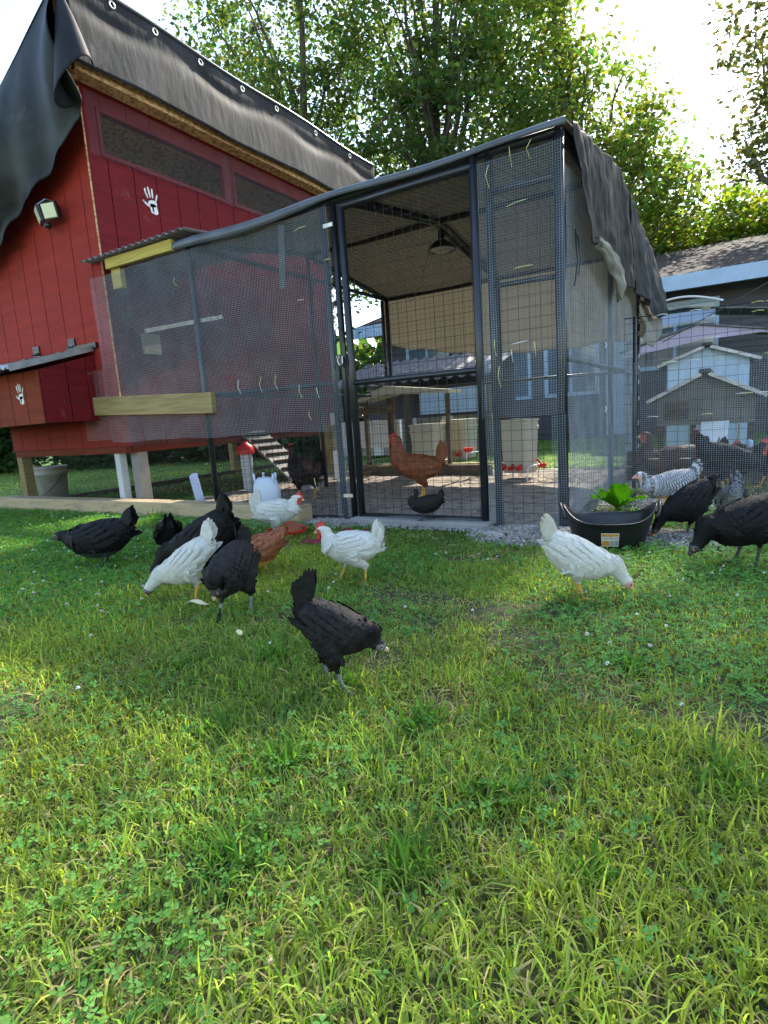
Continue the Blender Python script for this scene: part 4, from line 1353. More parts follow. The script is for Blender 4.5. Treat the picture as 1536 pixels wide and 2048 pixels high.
def inside():
    gr = 'bucket waterers in the run'
    tote('beige bucket waterer with red cups near the right post of the door', -0.88, 2.02, 0.09, 0.27, 0.24, 0.475, gr)
    tote('beige bucket waterer on thin legs directly behind the orange hen', -1.97, 2.42, 0.12, 0.34, 0.28, 0.44, gr)
    tote('paler bucket waterer half hidden behind the middle one', -1.93, 3.1, 0.14, 0.34, 0.28, 0.44, gr)
    # red cup bright at right of each
    t = thing('red_feeder_cup', 'bright red drinker cup poking out right of the feeder in the run', 'cup', (-0.66, 1.95, 0.155), 0.4)
    MB().lathe([(0.001, -0.02), (0.03, -0.018), (0.042, 0.01), (0.044, 0.016), (0.036, 0.012), (0.01, -0.008)], 16).build('bowl', 'plastic_red', t, smooth=True)
    MB().tube([(0, 0, 0.0), (-0.03, 0, 0.04), (-0.05, 0, 0.06)], 0.009, 6).build('stem', 'plastic_red', t)
    t = thing('red_feeder_cup', 'bright red drinker cup right of the middle waterer', 'cup', (-1.66, 2.7, 0.26), 0.4)
    MB().lathe([(0.001, -0.03), (0.04, -0.026), (0.055, 0.01), (0.056, 0.018), (0.044, 0.012), (0.01, -0.008)], 16).build('bowl', 'plastic_red', t, smooth=True)
    # timber sill inside
    q = MB().box((-2.95, 2.32, 0.0), (-1.28, 2.40, 0.13))
    tag(q.build('sill_timber', 'timber_dark', bevel=0.004), 'dark timber lying across the back of the dirt floor', 'timber')
    q = MB().box((-3.1, 2.41, 0.125), (-1.1, 2.50, 0.14))
    tag(q.build('sill_board', 'lumber'), 'pale board lying on the far side of the dirt floor', 'board')
    # ramp from the coop
    t = thing('ramp', 'grey wooden ramp with cleats sloping from the coop to the dirt floor', 'ramp', (-3.2, 1.4, 0))
    a, b = Vector((-3.62, 1.5, 0.60)), Vector((-2.62, 1.25, 0.02))
    adopt(MB().beam(a, b, 0.30, 0.02).build('board', 'paint_grey'), t)
    for k in range(8):
        p = a.lerp(b, (k + 0.7) / 8.5) + Vector((0.01, 0, 0.022))
        adopt(MB().beam(p + Vector((-0.03, -0.145, 0)), p + Vector((0.04, 0.145, 0)), 0.035, 0.022).build('cleat', 'timber_dark'), t)
    # blocks and clutter behind the mesh
    q = MB().box((-3.113, 1.600, 0.538), (-2.55, 1.66, 0.42)) if False else MB().box((-2.80, 1.60, 0.36), (-2.66, 1.70, 0.62))
    tag(q.build('wood_block', 'lumber', bevel=0.003), 'upright pale lumber block behind the dark hen', 'block')
    q = MB().box((-2.745, 2.0, 0.0), (-2.70, 2.05, 0.62))
    tag(q.build('red_post', 'brick_red'), 'short brick red post just left of the door posts', 'post')
    q = MB().box((-2.98, 2.05, 0.0), (-2.92, 2.12, 0.74))
    tag(q.build('white_post', 'paint_white'), 'slim whitish post behind the mesh left of the door', 'post')
    q = MB().box((-3.55, 2.9, 0.30), (-2.6, 2.95, 0.62))
    tag(q.build('pale_panel', 'paint_white'), 'pale panel standing behind the ramp', 'panel')
    q = MB().beam((-2.98, 0.12, 0.30), (-2.86, 0.08, 0.0), 0.045, 0.07)
    tag(q.build('leaning_board', 'canopy_blue', bevel=0.002), 'short pale bluish board leaning inside the mesh beside the steel post', 'board')
    # white shelf seen through mesh
    t = thing('shelf', 'pale shelf board with bracket on the coop wall behind the mesh', 'shelf', (-3.55, 0.7, 1.5))
    adopt(MB().beam((-3.57, 0.30, 1.52), (-3.57, 1.20, 1.735), 0.03, 0.035).build('board', 'paint_white'), t)
    adopt(MB().box((-3.60, 0.27, 1.33), (-3.57, 0.44, 1.50)).build('bracket', 'plastic_beige'), t)
    # red lidded drinker
    p = (-3.338, 1.100, 0.440)
    t = thing('poultry_drinker', 'drinker with round red lid on a pale stand behind the mesh', 'drinker', (p[0], p[1], 0))
    MB().lathe([(0.001, p[2] + 0.07), (0.03, p[2] + 0.068), (0.035, p[2] + 0.05), (0.075, p[2] + 0.03), (0.088, p[2] - 0.03), (0.085, p[2] - 0.05), (0.001, p[2] - 0.05)], 20).build('lid', 'plastic_red', t, smooth=True)
    MB().lathe([(0.06, p[2] - 0.052), (0.055, 0.22), (0.05, 0.0)], 16).build('stand', 'plastic_white', t, smooth=True)
    # white jug
    t = thing('water_jug', 'white translucent plastic poultry jug behind the standing white hen', 'jug', (-1.952, -0.143, 0.122))
    t.scale = (0.72, 0.46, 0.78)
    MB().lathe([(0.001, 0.0), (0.135, 0.0), (0.150, 0.02), (0.150, 0.12), (0.142, 0.17), (0.118, 0.215), (0.085, 0.24), (0.001, 0.245)], 28).build('jug_body', 'plastic_white', t, smooth=True)
    for a in (200, 340, 60, 130):
        x, y = 0.118 * math.cos(R_(a)), 0.118 * math.sin(R_(a))
        MB().tube([(x, y, 0.19), (x * 1.10, y * 1.10, 0.275)], 0.013, 8).build('horn', 'plastic_white', t, smooth=True)
    MB().tube([(-0.10, -0.05, 0.235), (-0.04, -0.07, 0.262), (0.04, -0.07, 0.268), (0.10, -0.02, 0.262)], 0.004, 6).build('handle', 'black_plastic', t)
    # wood shavings and stones on the dirt floor
    r = np.random.default_rng(77)
    n = 2600
    x = r.uniform(-2.9, -0.03, n)
    y = np.where(r.random(n) < 0.55, r.normal(2.1, 0.22, n), r.uniform(0.05, 2.6, n))
    y = np.clip(y, 0.05, 2.7)
    pebbles('wood_chips', 'small pale wood chips strewn over the dirt floor of the run', x, y, 0.028 + 0 * x, r.uniform(0.004, 0.013, n), 'chip', 78, flat=0.45, cat='wood chips', tint=(0.7, 1.6))


def pebbles(name, label, x, y, z, s, material, seed, flat=0.7, cat='stones', tint=(0.55, 1.45)):
    r = np.random.default_rng(seed)
    n = len(x)
    base = np.array([(1, 0, 0), (-1, 0, 0), (0, 1, 0), (0, -1, 0), (0, 0, 1), (0, 0, -1), (.6, .6, .55), (-.6, .6, .5), (.6, -.6, .5), (-.6, -.6, .55)], float)
    from itertools import product
    # hull of the ten points
    bm = bmesh.new()
    for p in base:
        bm.verts.new(p)
    bmesh.ops.convex_hull(bm, input=bm.verts)
    bm.verts.index_update()
    tri = np.array([[v.index for v in f.verts] for f in bm.faces if len(f.verts) == 3])
    vb = np.array([v.co for v in bm.verts])
    bm.free()
    k = len(vb)
    V = np.repeat(vb[None], n, 0) * (1 + 0.3 * r.normal(size=(n, k, 3))) * np.array([1, 0.8, flat])
    a = r.uniform(0, 6.28, n)
    c, s_ = np.cos(a)[:, None], np.sin(a)[:, None]
    X = V[..., 0] * c - V[..., 1] * s_
    Y = V[..., 0] * s_ + V[..., 1] * c
    V = np.stack([X, Y, V[..., 2]], -1) * s[:, None, None] + np.stack([x, y, z], -1)[:, None, :]
    F = (tri[None] + (np.arange(n) * k)[:, None, None]).reshape(-1, 3)
    C = np.repeat(r.uniform(tint[0], tint[1], (n, 1)) * (1 + 0.06 * r.normal(size=(n, 3))), k, axis=0)
    o = np_obj(name, V.reshape(-1, 3), F, material, None, C, kind='stuff')
    tag(o, label, cat)
    return o


inside()


# gravel along the foot of the run
def gravel():
    r = np.random.default_rng(19)
    xs, ys, zs, ss = [], [], [], []
    def heap(cx, cy, rx, ry, h, n):
        a = r.uniform(0, 6.28, n)
        q = np.sqrt(r.uniform(0, 1, n))
        x = cx + rx * q * np.cos(a)
        y = cy + ry * q * np.sin(a)
        xs.append(x)
        ys.append(y)
        zs.append(h * (1 - q ** 2) + 0.004)
        ss.append(r.uniform(0.004, 0.0125, n))
    heap(-0.13, -0.20, 0.34, 0.24, 0.045, 4200)
    heap(0.25, -0.05, 0.40, 0.22, 0.03, 3000)
    heap(0.62, -0.12, 0.24, 0.22, 0.03, 2000)
    heap(0.7, 0.85, 0.8, 0.25, 0.03, 4200)
    heap(1.4, 0.9, 0.8, 0.25, 0.03, 2500)
    heap(0.05, 1.4, 0.10, 1.1, 0.02, 1500)
    heap(-1.45, -0.12, 0.36, 0.16, 0.02, 1900)
    heap(-0.75, -0.10, 0.5, 0.07, 0.012, 900)
    x = r.uniform(-5.4, -1.7, 3600)
    xs.append(x)
    ys.append(-0.24 - np.abs(r.normal(0, 0.045, 3600)))
    zs.append(0.006 + 0 * x)
    ss.append(r.uniform(0.004, 0.012, 3600))
    pebbles('gravel', 'loose grey gravel spilling along the foot of the run', np.concatenate(xs), np.concatenate(ys), np.concatenate(zs), np.concatenate(ss), 'stone', 20, cat='gravel')
gravel()


def bucket():
    t = thing('bucket', 'dirty grey plastic bucket with wire handle standing beyond the coop legs', 'bucket', (-5.75, 0.50, 0.0), 0.3)
    t.scale = (0.92, 0.92, 1.0)
    MB().lathe([(0.001, 0.0), (0.145, 0.0), (0.152, 0.01), (0.172, 0.265), (0.186, 0.267), (0.190, 0.30), (0.180, 0.305), (0.180, 0.33), (0.190, 0.335), (0.191, 0.36), (0.183, 0.365), (0.176, 0.345), (0.15, 0.02), (0.001, 0.015)], 32).build('bucket_body', 'bucket_grey', t, smooth=True)
    q = MB().tube([(0.192 * math.cos(a), -0.192 * abs(math.sin(a)) * 0.4 - 0.17 * math.sin(a), 0.29 - 0.24 * math.sin(a)) for a in [math.pi * k / 14 for k in range(15)]], 0.004, 6)
    q.build('handle', 'black_metal', t, smooth=True)
bucket()


def rubber_tub():
    t = thing('rubber_tub', 'shallow black rubber tub with raised handle ends and a small label', 'tub', (0.272, -0.27, 0.0), R_(14))
    t.scale = (0.86, 0.90, 1.08)
    n = 64
    q = MB()
    def hgt(a, w=1.0):
        # the rim rises to the handle ends
        return 0.118 + 0.062 * abs(math.cos(a)) ** 5
    rings = []
    H = [(0.00, 0.70, 0), (0.003, 0.78, 0), (0.3, 0.86, 1), (0.75, 0.965, 1), (0.97, 1.01, 1), (1.0, 1.045, 1), (1.03, 1.04, 1), (1.03, 1.0, 1), (0.9, 0.955, 1), (0.4, 0.86, 1), (0.08, 0.78, 1), (0.075, 0.3, 1)]
    A, B = 0.222, 0.178
    for f, s, m_ in H:
        for k in range(n):
            a = 2 * math.pi * k / n
            h = hgt(a)
            z = f * h if m_ else f
            q.v.append((A * s * math.cos(a) * (1 + 0.03 * abs(math.cos(a)) ** 4 * f), B * s * math.sin(a), z))
    for i in range(len(H) - 1):
        for k in range(n):
            a, b = i * n + k, i * n + (k + 1) % n
            q.f.append((a, b, b + n, a + n))
    q.f.append(tuple(reversed(range(n))))
    q.f.append(tuple((len(H) - 1) * n + k for k in range(n)))
    q.build('tub_body', 'rubber', t, smooth=True)
    for s in (-1, 1):
        pts = []
        for k in range(13):
            a = R_(-28 + 56 * k / 12)
            pts.append((s * (A * 1.07 * math.cos(a) + 0.012), B * 1.15 * math.sin(a), 0.115 + 0.068 * math.cos(a * 2.6)))
        MB().tube(pts, 0.009, 8).build('handle', 'rubber', t, smooth=True)
    # label, curved on the front wall
    def lab(z0, z1, a0, a1, name, mm, off):
        def f(u, v):
            a = R_(a0 + (a1 - a0) * u)
            fz = z0 + (z1 - z0) * v
            s = 0.80 + 0.18 * (fz / 0.118)
            return (A * (s + off) * math.cos(a), B * (s + off) * math.sin(a), fz)
        return MB().sheet(f, 10, 4, 0.0006).build(name, mm, t)
    lab(0.024, 0.082, 256, 280, 'label', 'label_white', 0.030)
    lab(0.068, 0.079, 257, 279, 'label_band', 'label_orange', 0.036)
    lab(0.028, 0.050, 257, 267, 'label_picture', 'label_orange', 0.036)
    lab(0.028, 0.050, 268, 279, 'label_picture', 'label_grey', 0.036)
    for k in range(9):
        a = 257.3 + k * 2.45
        lab(0.0555, 0.0640, a, a + (1.5 if k % 3 else 1.0), 'label_letter', 'label_grey', 0.036)
rubber_tub()


def burdock():
    t = thing('leafy_plant', 'bright broad-leaved weed growing behind the rubber tub', 'plant', (0.17, 0.62, 0.0))
    for (ang, ln, w, tilt, bend) in ((-75, 0.17, 0.125, 74, 0.3), (-150, 0.16, 0.09, 45, 0.8), (-20, 0.16, 0.10, 42, 0.9), (160, 0.13, 0.08, 60, 0.5), (-115, 0.19, 0.11, 50, 0.6), (60, 0.14, 0.09, 55, 0.6)):
        a = R_(ang)
        d = Vector((math.cos(a), math.sin(a), 0))
        s = Vector((-math.sin(a), math.cos(a), 0))
        def f(u, v):
            l = u * ln
            el = R_(tilt) * (1 - bend * u)
            p = d * (0.02 + l * math.cos(el)) + Vector((0, 0, 0.03 + l * math.sin(R_(tilt) * (1 - bend * u * 0.5))))
            wd = w * math.sin(math.pi * (0.10 + 0.83 * u)) ** 0.75 * (1 + 0.10 * math.sin(u * 26))
            q = (v - 0.5) * 2
            return p + s * (wd / 2 * q) + Vector((0, 0, abs(q) * 0.018 + 0.006 * math.sin(u * 21 + q * 4)))
        MB().sheet(f, 16, 8, 0.0008).build('leaf', 'burdock', t, smooth=True)
        MB().tube([(0, 0, 0), d * 0.01 + Vector((0, 0, 0.035)), d * (0.02 + ln * 0.5 * math.cos(R_(tilt))) + Vector((0, 0, 0.028 + ln * 0.5 * math.sin(R_(tilt) * (1 - bend * .25))))], 0.0035, 5).build('stem', 'burdock', t)
burdock()


def debris():
    t = thing('red_cloth', 'crumpled dark red cloth lying on the grass beside the white hens', 'cloth', ((-1.131, -0.652, 0.020)[0], (-1.131, -0.652, 0.020)[1], 0))
    def f(u, v):
        return (-0.10 + 0.20 * u + 0.02 * math.sin(v * 5), -0.05 + 0.10 * v, 0.028 + 0.018 * noise.noise(Vector((u * 3, v * 3, 1))) + 0.012 * math.sin(u * 7 + v * 3) * v)
    MB().sheet(f, 24, 14, 0.004).build('fold', 'maroon', t, smooth=True)
    p = (-1.094, -0.340, 0.030)
    t = thing('red_cloth', 'dark red cloth bundle behind the tail of the walking white hen', 'cloth', (p[0], p[1] - 0.02, 0))
    def g(u, v):
        a = math.pi * v
        return (-0.10 + 0.2 * u, -0.035 * math.cos(a), 0.035 * math.sin(a) * (0.8 + 0.3 * math.sin(u * 9)) * math.sin(math.pi * (0.12 + 0.76 * u)) ** 0.5 + 0.003)
    MB().sheet(g, 20, 10, 0.004).build('fold', 'maroon', t, smooth=True)
    p = (-1.531, -0.449, 0.020)
    t = thing('feeder_dish', 'round red feeder dish on the gravel behind the standing white hen', 'dish', (p[0], p[1], 0), 0.3)
    MB().lathe([(0.001, 0.01), (0.11, 0.008), (0.125, 0.035), (0.130, 0.037), (0.128, 0.03), (0.11, 0.0), (0.001, 0.0)], 26).build('dish', 'plastic_red', t, smooth=True)
    MB().lathe([(0.09, 0.02), (0.08, 0.045), (0.05, 0.075), (0.001, 0.08)], 22).build('dome', 'brick_red', t, smooth=True)
    # crumbs of bread
    rr = random.Random(3)
    def crumb(px, lab, s):
        q = MB()
        for k in range(4):
            c = Vector(px) + Vector((rr.uniform(-1, 1) * s * 0.7, rr.uniform(-1, 1) * s * 0.6, s * 0.4 + rr.uniform(0, s * 0.4)))
            n = len(q.v)
            R = s * rr.uniform(0.35, 0.6)
            for i in range(5):
                th = math.pi * i / 4
                for j in range(8):
                    ph = 2 * math.pi * j / 8
                    w = R * (1 + rr.uniform(-.2, .2))
                    q.v.append((c.x + w * math.sin(th) * math.cos(ph), c.y + w * math.sin(th) * math.sin(ph) * 0.7, c.z + w * math.cos(th) * 0.8))
            for i in range(4):
                for j in range(8):
                    q.f.append((n + i * 8 + j, n + (i + 1) * 8 + j, n + (i + 1) * 8 + (j + 1) % 8, n + i * 8 + (j + 1) % 8))
        tag(q.build('bread_piece', 'bread', smooth=True), lab, 'bread')
    crumb((-0.506, -1.865, 0.035), 'pale torn piece of bread on the grass below the front-facing black pullet', 0.02)
    # leaf scrap
    p = Vector((-0.901, -1.695, 0.035))
    q = MB().sheet(lambda u, v: p + Vector((-0.035 + 0.07 * u, -0.02 + 0.05 * u + 0.03 * (v - .5) * math.sin(math.pi * (0.05 + 0.9 * u)), 0.01 * math.sin(u * 5) + 0.004)), 10, 4, 0.001)
    tag(q.build('leaf_scrap', 'bread', smooth=True), 'pale green leaf scrap at the feet of the pecking white pullet', 'leaf')
debris()

# ------------------------------------------------------------------ grass, clover, weeds
def vnoise(x, y, s, seed=0):
    """cheap smooth value noise in numpy, 0..1"""
    x = np.asarray(x) * s + 37.1 + seed * 13.7
    y = np.asarray(y) * s + 91.3 + seed * 7.9
    xi, yi = np.floor(x).astype(int), np.floor(y).astype(int)
    xf, yf = x - xi, y - yi
    xf = xf * xf * (3 - 2 * xf)
    yf = yf * yf * (3 - 2 * yf)
    def h(a, b):
        n = (a * 374761393 + b * 668265263 + seed * 1442695) & 0x7fffffff
        n = ((n ^ (n >> 13)) * 1274126177) & 0x7fffffff
        return ((n ^ (n >> 16)) & 0xffff) / 65535.0
    return (h(xi, yi) * (1 - xf) + h(xi + 1, yi) * xf) * (1 - yf) + (h(xi, yi + 1) * (1 - xf) + h(xi + 1, yi + 1) * xf) * yf


def in_view(x, y, margin=0.12):
    """keep only ground the photo could see from close by (wedge with a generous margin)"""
    dx, dy = x - CAM.x, y - CAM.y
    f = dx * fw.x / math.hypot(fw.x, fw.y) + dy * fw.y / math.hypot(fw.x, fw.y)
    s = dx * math.cos(yaw) - dy * math.sin(yaw)
    return (f > 0.28) & (np.abs(s) < f * 0.80 + margin + 0.35)


def keepout(x, y):
    """places where the lawn does not grow: the run, the gravel, the tub"""
    k = np.zeros_like(x, bool)
    k |= (y > -0.02) & (y < 2.8) & (x > -3.5) & (x < 0.03)
    k |= (y > -0.21) & (y < -0.02) & (x > -5.5) & (x < -0.3)
    def ell(cx, cy, rx, ry):
        return ((x - cx) / rx) ** 2 + ((y - cy) / ry) ** 2 < 1
    n = vnoise(x, y, 9, 4)
    k |= ell(-0.13, -0.20, 0.32, 0.21) & (n > 0.16)
    k |= ell(0.22, -0.05, 0.38, 0.20) & (n > 0.2)
    k |= ell(0.62, -0.12, 0.20, 0.18) & (n > 0.35)
    k |= ell(0.285, -0.25, 0.175, 0.14)
    k |= ell(0.7, 0.9, 0.7, 0.18) & (n > 0.3)
    k |= ell(-1.45, -0.10, 0.34, 0.13) & (n > 0.25)
    return k


def sample(n_per_m2, x0, x1, y0, y1, r, fall=0.0):
    n = int(n_per_m2 * (x1 - x0) * (y1 - y0))
    x = r.uniform(x0, x1, n)
    y = r.uniform(y0, y1, n)
    d = np.hypot(x - CAM.x, y - CAM.y)
    k = in_view(x, y) & ~keepout(x, y)
    if fall:
        k &= r.random(n) < np.clip((fall / d) ** 1.1, 0, 1)
    return x[k], y[k], d[k]


def clover_field(x, y):
    """0..1: how much clover grows here"""
    c = vnoise(x, y, 1.1, 3) * 0.6 + vnoise(x, y, 3.1, 5) * 0.4
    right = np.clip((x - 0.05) / 0.5, 0, 1) * np.clip((y + 1.85) / 0.35, 0, 1)
    left = np.clip((-1.2 - x) / 0.6, 0, 1)
    near = np.clip((-1.7 - y) / 0.4, 0, 1)
    return np.clip((c - 0.46) * 3.0 + 0.9 * right + 0.8 * left - 0.28 * near, 0, 1)


def blades():
    r = np.random.default_rng(101)
    X, Y, D = sample(25000, -6.2, 3.4, -3.0, 0.2, r, 2.0)
    x2, y2, d2_ = sample(6500, 0.03, 3.4, 0.2, 2.6, r, 1.5)
    x3, y3, d3 = sample(700, -13, 3, 2.85, 8.0, r)
    x4, y4, d4 = sample(1400, -12, -3.5, 0.0, 2.85, r)
    k = np.zeros(len(X), int)
    X = np.concatenate([X, x2, x3, x4])
    Y = np.concatenate([Y, y2, y3, y4])
    D = np.concatenate([D, d2_, d3, d4])
    # thin out where clover or bare patches are
    cf = clover_field(X, Y)
    bare = vnoise(X, Y, 2.6, 8) * 0.6 + vnoise(X, Y, 7.5, 9) * 0.4
    keep = (r.random(len(X)) > 0.62 * cf) & (r.random(len(X)) > np.clip((0.34 - bare) * 6, 0, 0.8))
    X, Y, D = X[keep], Y[keep], D[keep]
    n = len(X)
    # tufts: blades lean away from tuft centres
    tuft = vnoise(X, Y, 6.0, 11)
    tall = np.clip((tuft - 0.62) * 3.2, 0, 1)
    H = (0.017 + 0.026 * r.random(n) ** 1.5 + 0.030 * tall * r.random(n))
    front = np.clip((-1.25 - Y) / 0.6, 0, 1)
    H *= 1.0 + 0.42 * front * (0.35 + r.random(n))
    H *= np.where(Y > 2.8, 1.2, 1.0)
    # shorter near the foot of the hens' yard
    W = r.uniform(0.0008, 0.0021, n) * (1 + 0.15 * front) * np.clip(D / 2.2, 0.85, 2.0)
    az = r.uniform(0, 2 * math.pi, n)
    lean = np.abs(r.normal(0.35, 0.38, n))
    lean = np.clip(lean, 0.03, 1.25)
    # dry matted stalks lying low
    dry = r.random(n) < (0.17 + 0.35 * np.clip((0.45 - bare[keep]) * 5, 0, 1))
    lean[dry] = r.uniform(0.8, 1.5, dry.sum())
    curl = r.uniform(0.15, 1.1, n)
    dx, dy = np.cos(az), np.sin(az)
    px, py = -dy, dx
    tw = r.uniform(-0.7, 0.7, n)
    P = []
    for i, f in enumerate((0.0, 0.36, 0.72, 1.0)):
        ang = lean * (0.35 + 0.65 * f) + curl * f * f * 0.7
        L = H * f
        hx = L * np.sin(np.minimum(ang, 1.9))
        hz = L * np.cos(np.minimum(ang, 1.55))
        w = W * (1.0, 0.95, 0.62, 0.0)[i]
        cx, cy, cz = X + dx * hx, Y + dy * hx, hz - 0.002 * (i == 0)
        if i < 3:
            P.append(np.stack([cx - px * w, cy - py * w, cz + tw * w], 1))
            P.append(np.stack([cx + px * w, cy + py * w, cz - tw * w], 1))
        else:
            P.append(np.stack([cx, cy, cz], 1))
    V = np.stack(P, 1)
    k = V.shape[1]
    b = (np.arange(n) * k)[:, None]
    F4 = np.concatenate([b + np.array([[0, 1, 3, 2]]), b + np.array([[2, 3, 5, 4]])])
    F3 = b + np.array([[4, 5, 6]])
    # colour of the blade itself
    patch = vnoise(X, Y, 1.4, 41) * 0.5 + vnoise(X, Y, 4.3, 43) * 0.5
    hue = np.clip(0.5 + (vnoise(X, Y, 1.7, 21) - 0.5) * 0.9 + (r.random(n) - 0.5) * 0.8, 0, 1)
    g1 = np.array([0.092, 0.200, 0.050])
    g2 = np.array([0.390, 0.415, 0.080])
    C = g1[None] * (1 - hue[:, None]) + g2[None] * hue[:, None]
    C *= (1 + 0.34 * r.normal(size=(n, 1))).clip(0.3, 2.0) * (0.62 + 0.62 * patch[:, None])
    dc = np.array([0.46, 0.38, 0.20])[None] * (1 + 0.3 * r.normal(size=(n, 1))).clip(0.4, 1.6)
    C[dry] = dc[dry]
    C = np.clip(C, 0.01, 0.8)
    o = np_obj('grass', V.reshape(-1, 3), [F4, F3], 'grass', None, np.repeat(C, k, axis=0), kind='stuff')
    tag(o, 'uneven green lawn grass with tufts and dry stalks', 'grass')
    print('blades', n)


def clover():
    r = np.random.default_rng(202)
    X, Y, D = sample(5200, -6.2, 3.4, -3.0, 0.9, r, 2.3)
    cf = clover_field(X, Y)
    k = r.random(len(X)) < (0.05 + 0.95 * cf)
    X, Y, D = X[k], Y[k], D[k]
    n = len(X)
    h = r.uniform(0.012, 0.038, n)
    R = r.uniform(0.0055, 0.0108, n) * np.clip(D / 2.4, 0.95, 1.5)
    a0 = r.uniform(0, 6.28, n)
    tx, ty = r.normal(0, 0.28, n), r.normal(0, 0.28, n)
    Vs, Fs = [], []
    per = 6
    b = 0
    allv = np.zeros((n, 3 * per, 3))
    tri = []
    for l in range(3):
        a = a0 + l * 2.0944
        c, s_ = np.cos(a), np.sin(a)
        pts = [(0.05, 0, 0), (0.55, 0.46, .16), (0.98, 0.40, .12), (0.90, 0.0, -.02), (0.98, -0.40, .12), (0.55, -0.46, .16)]
        for i, (u, v, z) in enumerate(pts):
            x = (u * c - v * s_) * R
            y = (u * s_ + v * c) * R
            zz = h + z * R + tx * x + ty * y
            allv[:, l * per + i] = np.stack([X + x, Y + y, zz], 1)
        o = l * per
        tri += [(o, o + 1, o + 3), (o + 1, o + 2, o + 3), (o, o + 3, o + 5), (o + 3, o + 4, o + 5)]
    F = (np.array(tri)[None] + (np.arange(n) * 3 * per)[:, None, None]).reshape(-1, 3)
    hue = vnoise(X, Y, 2.1, 31) * 0.5 + r.random(n) * 0.5
    C = np.array([0.070, 0.190, 0.050])[None] * (1 - hue[:, None]) + np.array([0.15, 0.32, 0.065])[None] * hue[:, None]
    C *= (1 + 0.2 * r.normal(size=(n, 1))).clip(0.5, 1.6)
    C = np.repeat(C[:, None], 3 * per, 1)
    C[:, [3, 9, 15]] *= 1.35      # paler along the midrib
    C = C.reshape(-1, 3)
    o = np_obj('clover', allv.reshape(-1, 3), F, 'clover', None, C, kind='stuff')
    tag(o, 'low clover leaves in patches through the lawn', 'clover')
    print('clover', n)
    # white clover heads
    m = 210
    xs, ys, _ = sample(60, -4, 2.2, -2.6, 0.0, r)
    cf = clover_field(xs, ys)
    kk = r.random(len(xs)) < (0.06 + 0.42 * cf) * np.where(ys < -1.9, 0.12, 1.0)
    xs, ys = xs[kk], ys[kk]
    m = len(xs)
    nb = 26
    V = []
    F = []
    ctr = np.stack([xs, ys, r.uniform(0.03, 0.055, m)], 1)
    d = r.normal(size=(m, nb, 3))
    d /= np.linalg.norm(d, axis=2)[..., None]
    d[..., 2] = np.abs(d[..., 2]) * 1.1 - 0.35
    root = ctr[:, None] + d * 0.002
    tip = ctr[:, None] + d * 0.0062 * r.uniform(0.8, 1.15, (m, nb, 1))
    side = np.cross(d, np.array([0.3, 0.2, 0.9]))
    side /= np.linalg.norm(side, axis=2)[..., None] + 1e-9
    P = np.stack([root - side * 0.0012, root + side * 0.0012, tip + side * 0.0010, tip - side * 0.0010], 2).reshape(-1, 3)
    F = np.arange(len(P)).reshape(-1, 4)
    o = np_obj('clover_flowers', P, F, 'hand_white', None, None, kind='stuff')
    tag(o, 'small white clover flower heads dotted over the lawn', 'flowers')


def weeds():
    """broad plantain-like rosettes and coarse grass clumps"""
    r = np.random.default_rng(303)
    cs = [(0.20, -2.05, 1.0), (0.02, -2.28, 1.1), (-0.05, -1.95, 0.8), (0.42, -2.2, 0.9), (-0.35, -1.9, 0.9), (0.6, -2.3, 0.7), (0.1, -2.5, 1.0), (-0.2, -2.25, 0.8),
          (-2.9, -0.30, 1.4), (-3.0, -0.28, 1.2), (0.30, -1.80, 0.8), (0.55, -1.6, 0.8), (-0.55, -2.05, 0.7), (-4.6, -0.3, 1.0), (0.75, -2.0, 0.9), (0.35, -2.4, 0.9)]
    V, F4, C = [], [], []
    for cx, cy, s in cs:
        m = 95
        for _ in range(m):
            a = r.uniform(0, 6.28)
            L = s * r.uniform(0.035, 0.085)
            w = r.uniform(0.0016, 0.0034)
            el = r.uniform(0.35, 1.35)
            rx, ry = cx + r.normal(0, 0.022 * s), cy + r.normal(0, 0.022 * s)
            d = np.array([math.cos(a), math.sin(a)])
            p = np.array([-d[1], d[0]])
            n = len(V)
            col = np.array([0.09, 0.19, 0.03]) * r.uniform(0.6, 1.5)
            for i in range(5):
                f = i / 4
                hh = L * f * math.sin(el) - 0.35 * L * f ** 2.4 * (1.4 - el)
                rr_ = L * f * math.cos(el) + 0.15 * L * f * f
                ww = w * (1, 1.15, 1.0, 0.7, 0.12)[i]
                for sgn in (-1, 1):
                    V.append((rx + d[0] * rr_ + p[0] * ww * sgn, ry + d[1] * rr_ + p[1] * ww * sgn, max(hh, 0.002)))
                    C.append(col)
            for i in range(4):
                q = n + i * 2
                F4.append((q, q + 1, q + 3, q + 2))
    o = np_obj('grass_clumps', np.array(V), np.array(F4), 'grass', None, np.array(C), kind='stuff')
    tag(o, 'coarse darker grass clumps standing out of the lawn', 'grass')


blades()
clover()
weeds()


def litter():
    r = np.random.default_rng(404)
    n = 420
    x = r.uniform(-3.5, 2.0, n)
    y = r.uniform(-2.75, -0.3, n)
    k = in_view(x, y)
    x, y = x[k], y[k]
    n = len(x)
    pebbles('lawn_litter', 'bits of dry leaf, crumbs and droppings scattered in the grass', x, y, r.uniform(0.006, 0.018, n), r.uniform(0.0025, 0.0075, n), 'chip', 405, flat=0.3, cat='litter', tint=(0.25, 1.5))


litter()

